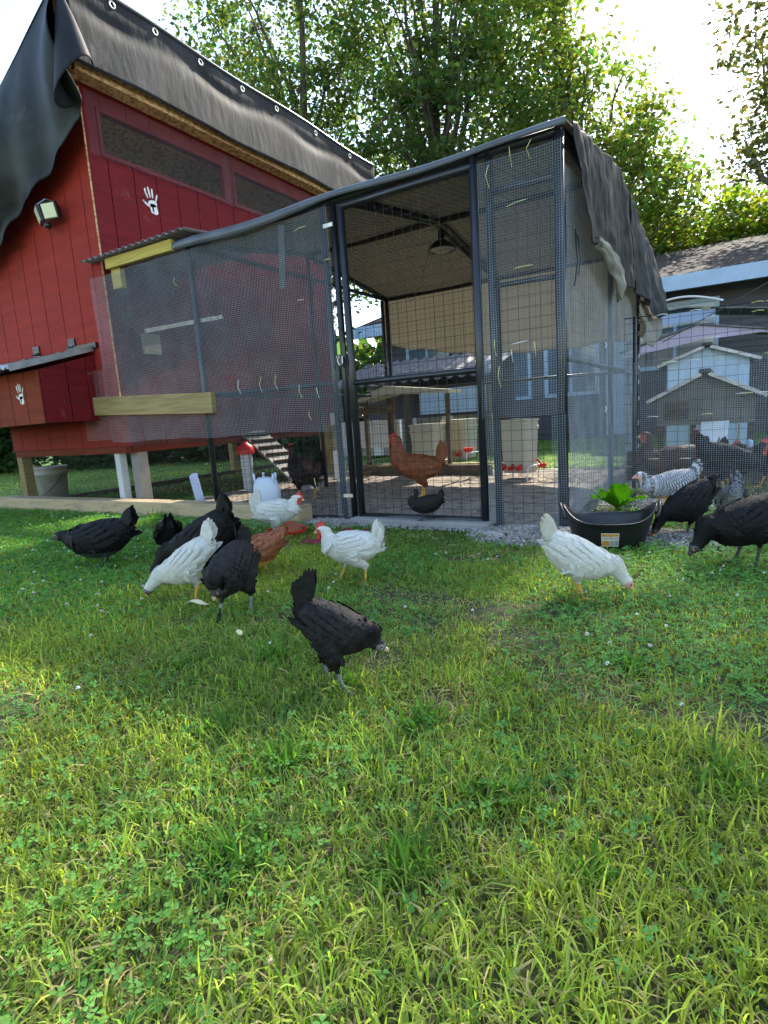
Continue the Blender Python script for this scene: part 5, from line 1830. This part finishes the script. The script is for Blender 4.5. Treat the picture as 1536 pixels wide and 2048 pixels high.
# ------------------------------------------------------------------ hens
def feather_mat(name, c1, c2, rough, attr_bars=None, spec=0.4, trans=0.0, sheen=0.0):
    ma = mat(name, c1, rough, col2=c2, scale=55, thr=(0.35, 0.7), spec=spec, trans=trans, bump=0.35, bscale=160)
    nt = ma.node_tree
    p = [n for n in nt.nodes if n.type == 'BSDF_PRINCIPLED'][0]
    if sheen:
        p.inputs['Sheen Weight'].default_value = sheen
    if attr_bars:
        at = nt.nodes.new('ShaderNodeAttribute')
        at.attribute_name = 'Col'
        sep = nt.nodes.new('ShaderNodeSeparateColor')
        nt.links.new(at.outputs['Color'], sep.inputs[0])
        mu = nt.nodes.new('ShaderNodeMath')
        mu.operation = 'SINE'
        m1 = nt.nodes.new('ShaderNodeMath')
        m1.operation = 'MULTIPLY'
        m1.inputs[1].default_value = 19.0
        nt.links.new(sep.outputs[0], m1.inputs[0])
        nt.links.new(m1.outputs[0], mu.inputs[0])
        rp = nt.nodes.new('ShaderNodeValToRGB')
        rp.color_ramp.elements[0].position = 0.45
        rp.color_ramp.elements[1].position = 0.6
        rp.color_ramp.elements[0].color = (*attr_bars[0], 1)
        rp.color_ramp.elements[1].color = (*attr_bars[1], 1)
        ad = nt.nodes.new('ShaderNodeMath')
        ad.operation = 'MULTIPLY_ADD'
        ad.inputs[1].default_value = 0.5
        ad.inputs[2].default_value = 0.5
        nt.links.new(mu.outputs[0], ad.inputs[0])
        nt.links.new(ad.outputs[0], rp.inputs[0])
        nt.links.new(rp.outputs[0], p.inputs['Base Color'])
    return ma


MT['f_black'] = feather_mat('f_black', (0.004, 0.004, 0.0043), (0.009, 0.0085, 0.009), 0.6, spec=0.2)
MT['f_charcoal'] = feather_mat('f_charcoal', (0.007, 0.0066, 0.007), (0.022, 0.019, 0.019), 0.65, spec=0.22)
MT['f_white'] = feather_mat('f_white', (0.62, 0.60, 0.53), (0.70, 0.68, 0.62), 0.75, spec=0.25, trans=0.12)
MT['f_cream'] = feather_mat('f_cream', (0.54, 0.50, 0.38), (0.60, 0.57, 0.48), 0.75, spec=0.25, trans=0.15)
MT['f_orange'] = feather_mat('f_orange', (0.17, 0.042, 0.014), (0.30, 0.095, 0.035), 0.65)
MT['f_brown'] = feather_mat('f_brown', (0.21, 0.055, 0.022), (0.36, 0.13, 0.05), 0.65)
MT['f_darkbrown'] = feather_mat('f_darkbrown', (0.045, 0.020, 0.015), (0.10, 0.035, 0.02), 0.6)
MT['f_barred'] = feather_mat('f_barred', (0.3, 0.3, 0.32), (0.5, 0.5, 0.52), 0.65, attr_bars=((0.11, 0.11, 0.12), (0.44, 0.44, 0.46)))
MT['f_greyskin'] = feather_mat('f_greyskin', (0.05, 0.05, 0.052), (0.22, 0.21, 0.21), 0.7)
MT['leg_yellow'] = mat('leg_yellow', (0.62, 0.36, 0.07), 0.5, 0.2, 60, bump=0.5, bscale=200)
MT['leg_grey'] = mat('leg_grey', (0.16, 0.18, 0.17), 0.55, 0.3, 60, bump=0.5, bscale=200)
MT['leg_dark'] = mat('leg_dark', (0.035, 0.04, 0.038), 0.5, 0.3, 60, bump=0.5, bscale=200)
MT['comb'] = mat('comb', (0.55, 0.03, 0.02), 0.45, 0.2, 60, bump=0.3, bscale=150)
MT['comb_pale'] = mat('comb_pale', (0.62, 0.22, 0.16), 0.5, 0.2, 60)
MT['face_red'] = mat('face_red', (0.50, 0.08, 0.06), 0.55, 0.25, 60)
MT['face_dark'] = mat('face_dark', (0.05, 0.045, 0.045), 0.6, 0.3, 60)
MT['face_pink'] = mat('face_pink', (0.66, 0.36, 0.28), 0.6, 0.2, 60)
MT['beak_horn'] = mat('beak_horn', (0.50, 0.38, 0.22), 0.4, 0.2, 40)
MT['beak_yellow'] = mat('beak_yellow', (0.70, 0.40, 0.16), 0.4, 0.15, 40)
MT['eye'] = mat('eye', (0.010, 0.007, 0.005), 0.1, 0.1, spec=0.8)
MT['iris'] = mat('iris', (0.35, 0.10, 0.02), 0.3, 0.1)


def catmull(pts, n):
    out = []
    P = [pts[0]] + list(pts) + [pts[-1]]
    for i in range(1, len(P) - 2):
        p0, p1, p2, p3 = [np.array(P[j], float) for j in (i - 1, i, i + 1, i + 2)]
        for k in range(n):
            t = k / n
            out.append(0.5 * ((2 * p1) + (-p0 + p2) * t + (2 * p0 - 5 * p1 + 4 * p2 - p3) * t * t + (-p0 + 3 * p1 - 3 * p2 + p3) * t ** 3))
    out.append(np.array(pts[-1], float))
    return out


def hen(label, loc, heading, S=1.0, plumage='f_black', tailm=None, head=(0.125, 0.285), beak=-12, pitch=-8, zc=0.165, tail=(62, 0.085), comb=0.5, combm='comb',
        legm='leg_yellow', facem='face_red', beakm='beak_yellow', feet=((0.03, 0.032), (-0.03, -0.032)), yaw_head=0.0, plump=1.0, seed=1, voxel=0.0042, group='hens and pullets',
        z=0.0, nf=900, neckm=None, sit=0.0, roll=0.0, name='hen', tailn=11, neckfat=1.0, fluff=1.0, lift=0.0, wingdrop=0.0):
    """x forward, z up. pitch: body tilt in degrees, negative = chest up. head: (x, z) of the skull centre. tail: (angle above the body axis, length)"""
    rr = random.Random(seed)
    r = np.random.default_rng(seed)
    t = thing(name, label, name, (loc[0], loc[1], z), R_(heading), group)
    t.scale = (S, S, S)
    p = R_(pitch)
    ax = np.array([math.cos(p), 0, -math.sin(p)])
    upv = np.array([math.sin(p), 0, math.cos(p)])
    yv = np.array([0, 1.0, 0])
    C0 = np.array([0, 0, zc])
    # body stations along the body axis: bx, bz, half width, half height
    body = [(-0.128, 0.040, 0.012, 0.016), (-0.112, 0.032, 0.032, 0.036), (-0.085, 0.018, 0.052, 0.054), (-0.045, 0.004, 0.066, 0.067), (0.0, -0.002, 0.070, 0.070), (0.042, 0.002, 0.064, 0.064), (0.078, 0.012, 0.049, 0.050)]
    st = []
    for bx, bz, w, h in body:
        c = C0 + ax * bx + upv * bz
        st.append((*c, w * plump, h * (0.5 + 0.5 * plump)))
    hx, hz = head
    hy = 0.05 * math.sin(yaw_head)
    bk = R_(beak)
    ba = np.array([math.cos(bk) * math.cos(yaw_head), math.sin(yaw_head), math.sin(bk)])
    H = np.array([hx, hy, hz])
    N0 = C0 + ax * 0.080 + upv * 0.012
    d0 = ax * 0.6 + upv * (0.9 if hz > zc + .06 else 0.15)
    d0 /= np.linalg.norm(d0)
    dist = np.linalg.norm(H - N0)
    N1 = N0 + d0 * dist * 0.38
    back = H - ba * 0.016 - np.array([0, 0, 0.002])
    dirn = (back - N1)
    N2 = N1 + dirn * 0.55
    nk = neckfat
    st.append((*(N0 * 0.55 + N1 * 0.45), 0.038 * nk, 0.041 * nk))
    st.append((*N1, 0.030 * nk, 0.034 * nk))
    st.append((*N2, 0.0215 * nk, 0.025 * nk))
    st.append((*back, 0.0180, 0.0200))
    st.append((*(H + ba * 0.002), 0.0178, 0.0190))
    st.append((*(H + ba * 0.013 - np.array([0, 0, 0.001])), 0.0125, 0.0135))
    st.append((*(H + ba * 0.020 - np.array([0, 0, 0.002])), 0.0062, 0.0072))
    path = catmull(st, 4)
    V, F = [], []
    n = 22
    cs, tans = [], []
    for i, s in enumerate(path):
        a = path[max(i - 1, 0)][:3]
        b = path[min(i + 1, len(path) - 1)][:3]
        d = b - a
        d /= np.linalg.norm(d) + 1e-9
        side = np.cross(np.array([0, 0, 1.0]), d)
        if np.linalg.norm(side) < 0.15:
            side = np.array([0, 1.0, 0])
        side = np.array([0, 1.0, 0]) * 0.8 + side / (np.linalg.norm(side) + 1e-9) * 0.2
        side -= d * side.dot(d)
        side /= np.linalg.norm(side)
        u = np.cross(d, side)
        cs.append(s)
        tans.append((d, side, u))
        for k in range(n):
            an = 2 * math.pi * k / n
            V.append(s[:3] + side * max(s[3] * 0.93, .003) * math.cos(an) + u * max(s[4], .003) * math.sin(an))
    for i in range(len(path) - 1):
        for k in range(n):
            a, b = i * n + k, i * n + (k + 1) % n
            F.append((a, a + n, b + n, b))
    F.append(tuple(range(n)))
    F.append(tuple((len(path) - 1) * n + k for k in reversed(range(n))))
    q = MB()
    q.v = [tuple(v) for v in V]
    q.f = F
    # thighs and shanks
    hock_z = 0.076 if not sit else 0.03
    for sgn, (fx, fy) in zip((1, -1), feet):
        hip = C0 + ax * (-0.012) + upv * (-0.022) + yv * 0.034 * sgn
        hock = np.array([fx * 0.75 - 0.020, fy * 0.95, hock_z + lift * (1 if sgn < 0 else 0)])
        mid = hip * 0.45 + hock * 0.55 + np.array([0.010, 0.004 * sgn, 0.0])
        q.tube([hip, hip * 0.65 + mid * 0.35, mid, hock * 0.8 + mid * 0.2, hock], [0.040, 0.037, 0.026, 0.0125, 0.0085], 10)
        ft = np.array([fx, fy, 0.010 + lift * (1 if sgn < 0 else 0)])
        q.tube([hock + np.array([0, 0, 0.006]), hock * 0.5 + ft * 0.5, ft], [0.0078, 0.0056, 0.0062], 8)
        for a, L in ((0, 0.044), (34, 0.036), (-34, 0.036), (178, 0.020)):
            aa = R_(a)
            e = ft + np.array([math.cos(aa) * L, math.sin(aa) * L, -0.006])
            m_ = ft * 0.5 + e * 0.5 + np.array([0, 0, 0.0035])
            q.tube([ft, m_, e], [0.0058, 0.0044, 0.0022], 6)
    tmp = q.build('tmp', plumage)
    md = tmp.modifiers.new('r', 'REMESH')
    md.mode = 'VOXEL'
    md.voxel_size = voxel
    md.use_smooth_shade = True
    sm = tmp.modifiers.new('s', 'SMOOTH')
    sm.iterations = 3
    sm.factor = 0.5
    dg = bpy.context.evaluated_depsgraph_get()
    me = bpy.data.meshes.new_from_object(tmp.evaluated_get(dg))
    old = tmp.data
    bpy.data.objects.remove(tmp)
    bpy.data.meshes.remove(old)
    me.materials.clear()
    for m_ in (plumage, legm, facem):
        me.materials.append(MT[m_])
    np_ = len(me.polygons)
    cen = np.zeros(np_ * 3, np.float32)
    me.polygons.foreach_get('center', cen)
    cen = cen.reshape(-1, 3)
    nor = np.zeros(np_ * 3, np.float32)
    me.polygons.foreach_get('normal', nor)
    nor = nor.reshape(-1, 3)
    mi = np.zeros(np_, np.int32)
    mi[cen[:, 2] < 0.066] = 1
    hd = np.linalg.norm(cen - H, axis=1)
    isneck = (cen[:, 0] > 0.06) & (np.linalg.norm(cen - (H + ba * 0.03), axis=1) < 0.09)
    mi[isneck & (cen[:, 2] < 0.066)] = 0
    fr = (cen - H) @ ba
    mi[(hd < 0.036) & (fr > -0.004) & (cen[:, 2] < hz + 0.007 - 0.0 * fr)] = 2
    me.polygons.foreach_set('material_index', mi)
    me.polygons.foreach_set('use_smooth', np.ones(np_, bool))
    a = me.color_attributes.new('Col', 'FLOAT_COLOR', 'POINT')
    co = np.zeros(len(me.vertices) * 3, np.float32)
    me.vertices.foreach_get('co', co)
    cc = np.ones((len(me.vertices), 4), np.float32)
    cc[:, 0] = (co.reshape(-1, 3)[:, 0] * 9) % 1
    a.data.foreach_set('color', cc.ravel())
    bo = bpy.data.objects.new('body', me)
    COL.objects.link(bo)
    bo.parent = t

    # contour feathers over the body, laid tail-wards
    path_c = np.array([s[:3] for s in cs])
    path_d = np.array([x[0] for x in tans])
    def feathers(roots, dirs, nrms, L, W, liftv, name_, mm, curl=0.5):
        m = len(roots)
        liftv = liftv * np.ones(m)
        side = np.cross(nrms, dirs)
        side /= np.linalg.norm(side, axis=1)[:, None] + 1e-9
        P = []
        prof = [(0.0, 0.35, 0.0), (0.38, 1.0, 0.30), (0.75, 0.92, 0.75), (1.0, 0.18, 1.0)]
        fv = []
        for f, w, lf in prof:
            c = roots + dirs * (L * f)[:, None] + nrms * (liftv * (lf - curl * f * f))[:, None]
            e = side * (W * w / 2)[:, None]
            dropn = nrms * (W * w * 0.10)[:, None]
            P.append(c - e - dropn)
            P.append(c + nrms * (W * w * 0.05)[:, None])
            P.append(c + e - dropn)
            fv += [f, f, f]
        V_ = np.stack(P, 1)
        k_ = 12
        idx = []
        for i in range(3):
            o_ = i * 3
            idx += [(o_, o_ + 1, o_ + 4, o_ + 3), (o_ + 1, o_ + 2, o_ + 5, o_ + 4)]
        F_ = (np.array(idx)[None] + (np.arange(m) * k_)[:, None, None]).reshape(-1, 4)
        C_ = np.ones((m, k_, 3))
        C_[:, :, 0] = np.array(fv)[None] + r.uniform(0, 0.12, (m, 1))
        C_[:, :, 1] = r.uniform(0.6, 1.0, (m, 1))
        return np_obj(name_, V_.reshape(-1, 3), F_, mm, t, C_.reshape(-1, 3), smooth=True)
    ok = (cen[:, 2] > 0.080) | isneck
    ok &= hd > 0.021
    ok &= ~((hd < 0.034) & (fr > 0))
    ids = np.where(ok)[0]
    r.shuffle(ids)
    ids = ids[:nf]
    R0, Nn = cen[ids].astype(float), nor[ids].astype(float)
    dd = ((R0[:, None] - path_c[None]) ** 2).sum(2)
    near = dd.argmin(1)
    D = -path_d[near] + np.array([0, 0, -0.22]) + 0.16 * r.normal(size=(len(ids), 3))
    D -= Nn * (D * Nn).sum(1)[:, None]
    D /= np.linalg.norm(D, axis=1)[:, None] + 1e-9
    frac = near / (len(path_c) - 1)
    Lf = np.where(frac > 0.78, 0.013, np.where(frac > 0.55, 0.021, 0.029)) * r.uniform(0.8, 1.2, len(ids))
    low = R0[:, 2] < 0.12
    Lf[low & (frac < .5)] *= 0.75
    if nf:
        o = feathers(R0 - Nn * 0.001, D, Nn, Lf, Lf * 0.62, 0.0030 * fluff * (Lf / 0.03), 'plumage', neckm or plumage)
        o['kind'] = 'stuff'
        del o['kind']
    # wings: rows of long feathers over each flank
    for sgn in (1, -1):
        rts, drs, nms, Ls, Ws = [], [], [], [], []
        rows = [(9, 0.030, -0.090, -0.022, 0.060, 0.017, 0.0), (8, 0.040, -0.060, -0.006, 0.046, 0.016, 0.2), (8, 0.052, -0.040, 0.010, 0.034, 0.015, 0.4), (7, 0.062, -0.030, 0.024, 0.026, 0.014, 0.5), (6, 0.066, -0.01, 0.035, 0.022, 0.013, 0.6)]
        for ri, (cnt, xf, xb, zz, L, W, k) in enumerate(rows):
            for i in range(cnt):
                f = i / (cnt - 1)
                bx = xf + (xb - xf) * f
                bz = zz + 0.018 * f - wingdrop * f
                w, h = np.interp(bx, [b_[0] for b_ in body], [b_[2] for b_ in body]) * plump, np.interp(bx, [b_[0] for b_ in body], [b_[3] for b_ in body])
                bzc = np.interp(bx, [b_[0] for b_ in body], [b_[1] for b_ in body])
                qv = max(-0.95, min(0.95, (bz - bzc) / h))
                yy = w * math.sqrt(1 - qv * qv)
                nn = yv * sgn * (math.sqrt(1 - qv * qv)) / w + upv * qv / h
                nn /= np.linalg.norm(nn)
                root = C0 + ax * bx + upv * bz + yv * sgn * yy + nn * (0.0030 + 0.0011 * ri)
                dv = -ax * 1.0 - upv * (0.10 - 0.30 * f) - yv * sgn * (0.42 * f + 0.06) + 0.05 * r.normal(size=3)
                dv -= nn * dv.dot(nn) * 0.75
                dv /= np.linalg.norm(dv)
                rts.append(root)
                drs.append(dv)
                nms.append(nn)
                Ls.append(L * rr.uniform(0.9, 1.12) * (1.15 - 0.15 * f))
                Ws.append(W * rr.uniform(0.9, 1.1))
        feathers(np.array(rts), np.array(drs), np.array(nms), np.array(Ls), np.array(Ws) * 1.25, 0.0022, 'wing', plumage)
    # tail: a narrow tent of long feathers
    ta = R_(tail[0])
    td = -ax * math.cos(ta) + upv * math.sin(ta)
    root0 = C0 - ax * 0.108 + upv * 0.036
    rts, drs, nms, Ls, Ws = [], [], [], [], []
    for sgn in (1, -1):
        for i in range(tailn):
            f = i / max(1, tailn - 1)
            dv = td * 1.0 + yv * sgn * (0.03 + 0.13 * f) + (-ax * math.sin(ta) - upv * math.cos(ta)) * (-0.16 + 0.46 * f) * 1.0 + 0.015 * r.normal(size=3)
            dv /= np.linalg.norm(dv)
            nn = yv * sgn * 0.9 + (ax * math.sin(ta) + upv * math.cos(ta)) * 0.45
            nn -= dv * nn.dot(dv)
            nn /= np.linalg.norm(nn)
            rts.append(root0 + yv * sgn * (0.003 + 0.010 * f) - td * 0.020 + nn * 0.0015 * (tailn - i) * .5)
            drs.append(dv)
            nms.append(nn)
            Ls.append((tail[1] + 0.02) * (1.05 - 0.30 * f) * rr.uniform(0.93, 1.05))
            Ws.append(0.031)
        # coverts hugging the tail base
        for i in range(12):
            f = i / 11
            dv = td * (0.75 - 0.3 * f) - ax * (0.2 + 0.4 * f) + yv * sgn * 0.12 + 0.08 * r.normal(size=3)
            dv /= np.linalg.norm(dv)
            nn = yv * sgn + upv * (0.5 - 0.8 * f)
            nn -= dv * nn.dot(dv)
            nn /= np.linalg.norm(nn)
            rts.append(root0 + ax * (0.012 + 0.010 * f) + yv * sgn * (0.010 + 0.016 * f) + upv * (0.004 - 0.045 * f))
            drs.append(dv)
            nms.append(nn)
            Ls.append(0.048 * rr.uniform(0.85, 1.15))
            Ws.append(0.022)
    feathers(np.array(rts), np.array(drs), np.array(nms), np.array(Ls), np.array(Ws), 0.003, 'tail', tailm or plumage)
    # beak, eyes, comb, wattles
    sd_ = np.cross(np.array([0, 0, 1.0]), ba)
    sd_ /= np.linalg.norm(sd_)
    up_ = np.cross(ba, sd_)
    bp = H + ba * 0.0195 - up_ * 0.002
    q = MB()
    q.tube([bp - ba * 0.004 + up_ * 0.002, bp + ba * 0.007 + up_ * 0.0018, bp + ba * 0.011 - up_ * 0.001, bp + ba * 0.014 - up_ * 0.0050], [0.0060, 0.0048, 0.0030, 0.0008], 8)
    q.tube([bp - ba * 0.004 - up_ * 0.003, bp + ba * 0.005 - up_ * 0.0040, bp + ba * 0.010 - up_ * 0.0050], [0.0046, 0.0032, 0.0010], 8)
    q.build('beak', beakm, t, smooth=True)
    for sgn in (1, -1):
        c = H + ba * 0.009 + sd_ * sgn * 0.0128 + up_ * 0.0035
        q = MB()
        ss = []
        for i in range(7):
            th = math.pi * i / 6
            for j in range(10):
                ph = 2 * math.pi * j / 10
                q.v.append(tuple(c + (ba * math.cos(ph) + up_ * math.sin(ph)) * math.sin(th) * 0.0040 + sd_ * sgn * math.cos(th) * 0.0026))
        for i in range(6):
            for j in range(10):
                q.f.append((i * 10 + j, (i + 1) * 10 + j, (i + 1) * 10 + (j + 1) % 10, i * 10 + (j + 1) % 10))
        q.build('eye', 'eye', t, smooth=True)
        q = MB()
        ring = [c + sd_ * sgn * 0.0004 + (ba * math.cos(k * 0.6283) + up_ * math.sin(k * 0.6283)) * 0.0046 for k in range(11)]
        q.tube(ring, 0.0008, 5)
        q.build('eye_ring', 'iris' if combm == 'comb' and comb > 0 else 'face_pink', t, smooth=True)
    if comb > 0:
        q = MB()
        npk = 5
        prof = []
        for i in range(npk * 4 + 1):
            f = i / (npk * 4)
            hgt = comb * (0.010 + 0.020 * math.sin(math.pi * (0.15 + 0.75 * f)) * (0.55 + 0.45 * abs(math.sin(f * npk * math.pi))))
            prof.append((0.024 - 0.046 * f, hgt))
        for th, inset in ((-0.0018, 0), (0.0018, 0)):
            for x_, h_ in prof:
                b0 = H + ba * x_ + up_ * (0.0125 - 0.004 * (x_ > 0.012)) + sd_ * th
                q.v.append(tuple(b0))
                q.v.append(tuple(b0 + up_ * h_ - ba * h_ * 0.25))
        m_ = len(prof)
        for i in range(m_ - 1):
            a_ = i * 2
            b_ = 2 * m_ + i * 2
            q.f += [(a_, a_ + 1, a_ + 3, a_ + 2), (b_, b_ + 2, b_ + 3, b_ + 1), (a_ + 1, b_ + 1, b_ + 3, a_ + 3)]
        q.build('comb', combm, t, smooth=True)
        for sgn in (1, -1):
            c = bp - ba * 0.004 - up_ * (0.010 + 0.012 * comb) + sd_ * sgn * 0.004
            q = MB().lathe([(0.0005, 0.010), (0.005, 0.005), (0.007, -0.003), (0.005, -0.009), (0.0005, -0.011)], 10, (0, 0, 0), 1.0, 0.35)
            q.v = [tuple(c + ba * v[0] * comb * 1.3 + sd_ * v[1] * comb + up_ * v[2] * comb * 1.4) for v in q.v]
            q.build('wattle', combm, t, smooth=True)
    return t


def copy_hen(src, label, loc, heading, S, z=0.0, group='hens and pullets'):
    c = src.copy()
    COL.objects.link(c)
    c.location = (loc[0], loc[1], z)
    c.rotation_euler = (0, 0, R_(heading))
    c.scale = (S, S, S)
    c['label'] = label
    c['group'] = group
    for ch in src.children:
        d = ch.copy()
        COL.objects.link(d)
        d.parent = c
    return c


# heading 31.5 faces image right, 211.5 image left, -58.5 the camera
hen('charcoal black pullet in the foreground with upright tail and lowered speckled head', (-0.062, -1.970), 20, 0.84, 'f_charcoal', pitch=20, zc=0.190, head=(0.122, 0.142), beak=-30,
    tail=(76, 0.112), comb=0, legm='leg_grey', facem='f_greyskin', beakm='beak_horn', feet=((-0.050, 0.030), (0.022, -0.034)), seed=2, voxel=0.0034, nf=1700, neckfat=1.0, plump=0.92)
hen('cream white pullet pecking clover on the right with raised tail', (0.318, -1.095), 22, 0.97, 'f_white', tailm='f_cream', pitch=25, zc=0.150, head=(0.160, 0.060), beak=-56,
    tail=(36, 0.085), comb=0.0, facem='face_pink', feet=((0.006, 0.028), (0.012, -0.030)), seed=3, voxel=0.0036, nf=1500)
hen('white pullet walking left across the middle of the lawn with red comb', (-0.555, -1.190), 202, 0.96, 'f_white', pitch=-4, zc=0.160, head=(0.122, 0.232), beak=-10, tail=(75, 0.075),
    comb=0.9, feet=((-0.060, 0.028), (0.065, -0.028)), seed=4, voxel=0.0036, nf=1400, yaw_head=-0.1)
hen('white pullet standing by the end of the timber in front of the white jug', (-1.470, -0.585), 34, 1.04, 'f_white', pitch=-6, zc=0.160, head=(0.120, 0.222), beak=-16, tail=(92, 0.100),
    comb=0.75, combm='comb', feet=((0.028, 0.03), (-0.012, -0.03)), seed=5, nf=1300)
hen('white pullet pecking to the left in front of the black and brown birds', (-1.035, -1.600), 208, 1.0, 'f_white', pitch=30, zc=0.150, head=(0.170, 0.055), beak=-62, tail=(34, 0.085),
    comb=0, facem='f_greyskin', feet=((-0.022, 0.028), (-0.005, -0.030)), seed=6, voxel=0.0036, nf=1500)
hen('black hen striding left, farthest left on the lawn', (-1.96, -1.38), 206, 1.36, 'f_black', pitch=6, zc=0.110, head=(0.150, 0.128), beak=-12, tail=(40, 0.075), comb=0, facem='face_dark',
    beakm='face_dark', legm='leg_dark', feet=((-0.03, 0.028), (0.0, -0.03)), seed=7, nf=1300)
hen('small black bird half hidden behind the big black hen', (-1.80, -1.09), 150, 1.0, 'f_black', pitch=20, zc=0.125, head=(0.13, 0.05), beak=-50, tail=(35, 0.05), comb=0, facem='face_dark', legm='leg_dark', seed=8, nf=700)
hen('large black hen pecking left behind the white pecking pullet', (-1.30, -1.30), 212, 1.30, 'f_black', pitch=28, zc=0.125, head=(0.175, 0.025), beak=-60, tail=(40, 0.075), comb=0, facem='face_dark',
    legm='leg_dark', feet=((-0.02, 0.028), (0.0, -0.03)), seed=9, nf=1400)
hen('black bird mostly behind the large black hen with only its rump showing', (-1.46, -1.00), 150, 1.0, 'f_black', pitch=25, zc=0.125, head=(0.16, 0.03), beak=-60, tail=(50, 0.045), comb=0, facem='face_dark', legm='leg_dark', seed=10, nf=700)
hen('rusty brown hen crouching behind the front-facing black pullet', (-1.06, -1.22), 204, 1.05, 'f_brown', pitch=14, zc=0.100, head=(0.150, 0.035), beak=-50, tail=(12, 0.070), comb=0.0, facem='f_brown', seed=11, nf=1200)
hen('charcoal black pullet facing the camera with lowered head and pale beak', (-0.725, -1.680), -74, 1.06, 'f_charcoal', pitch=16, zc=0.162, head=(0.095, 0.125), beak=-62, tail=(70, 0.070), comb=0, facem='face_dark',
    beakm='face_pink', legm='leg_grey', feet=((-0.02, 0.050), (0.075, -0.016)), seed=12, voxel=0.0036, nf=1600, neckfat=1.15)
hen('small dark chick standing against the door sill', (-0.765, -0.10), 190, 0.78, 'f_charcoal', pitch=8, zc=0.125, head=(0.085, 0.225), beak=10, tail=(45, 0.060), comb=0, facem='face_dark', legm='leg_dark', beakm='face_dark', seed=13, nf=900, z=0.045)
hen('large orange hen standing inside the run behind the door', (-1.29, 0.80), 204, 1.46, 'f_orange', pitch=-12, zc=0.175, head=(0.112, 0.325), beak=-6, tail=(82, 0.110), comb=0.55, feet=((-0.030, 0.03), (-0.015, -0.03)), seed=14, nf=1500, plump=0.9, neckfat=1.25, z=0.02)
hen('dark hen with reddish neck standing behind the mesh left of the door', (-2.22, 0.60), 160, 1.6, 'f_black', neckm='f_darkbrown', pitch=-5, zc=0.160, head=(0.115, 0.27), beak=-6, tail=(50, 0.08), comb=0.6, seed=15, nf=900, z=0.02)
hen('grey barred hen perched at the rim of the rubber tub facing left', (0.50, 0.02), 210, 0.94, 'f_barred', pitch=8, zc=0.120, head=(0.160, 0.175), beak=-12, tail=(38, 0.075), comb=0.0, facem='face_pink', beakm='face_pink', feet=((0.05, 0.028), (0.06, -0.024)), seed=16, nf=1600, z=0.135, voxel=0.0036, neckm=None)
hen('black pullet bending down right beside the rubber tub', (0.58, -0.045), 218, 1.05, 'f_black', pitch=30, zc=0.160, head=(0.150, 0.055), beak=-68, tail=(-20, 0.060), comb=0, facem='face_dark', legm='leg_dark', feet=((0.03, 0.03), (-0.02, -0.03)), seed=17, nf=1200)
hen('pale barred hen seen from behind with pointed tail, near the wire fence', (0.75, 0.34), 105, 0.92, 'f_barred', pitch=28, zc=0.140, head=(0.16, 0.05), beak=-60, tail=(62, 0.085), comb=0, facem='face_pink', seed=18, nf=1400, voxel=0.0036)
hen('big black hen pecking left at the right edge of the photo', (0.800, -0.50), 207, 1.24, 'f_black', pitch=16, zc=0.140, head=(0.145, 0.070), beak=-48, tail=(18, 0.080), comb=0, facem='face_dark', beakm='face_dark', legm='leg_dark',
    feet=((-0.022, 0.028), (0.01, -0.03)), seed=19, nf=1700, voxel=0.0036)
fz = hen('dark brown hen behind the wire fence holding its head up at the left', (0.40, 1.45), 190, 1.5, 'f_darkbrown', pitch=5, zc=0.150, head=(0.120, 0.27), beak=0, tail=(45, 0.07), comb=0.35, combm='face_red', seed=20, nf=900, group='hens behind the wire fence')
f2 = hen('black hen with a red comb low behind the wire fence', (0.74, 1.42), 25, 1.5, 'f_black', pitch=15, zc=0.150, head=(0.145, 0.20), beak=-25, tail=(35, 0.07), comb=0.9, seed=21, nf=900, group='hens behind the wire fence')
copy_hen(fz, 'dark brown hen with its back turned behind the middle of the wire fence', (0.60, 1.75), 120, 1.45, group='hens behind the wire fence')
copy_hen(f2, 'black hen behind the fence nearest the right edge of the photo', (0.98, 1.70), 160, 1.4, group='hens behind the wire fence')
print('scene objects', len(bpy.data.objects))
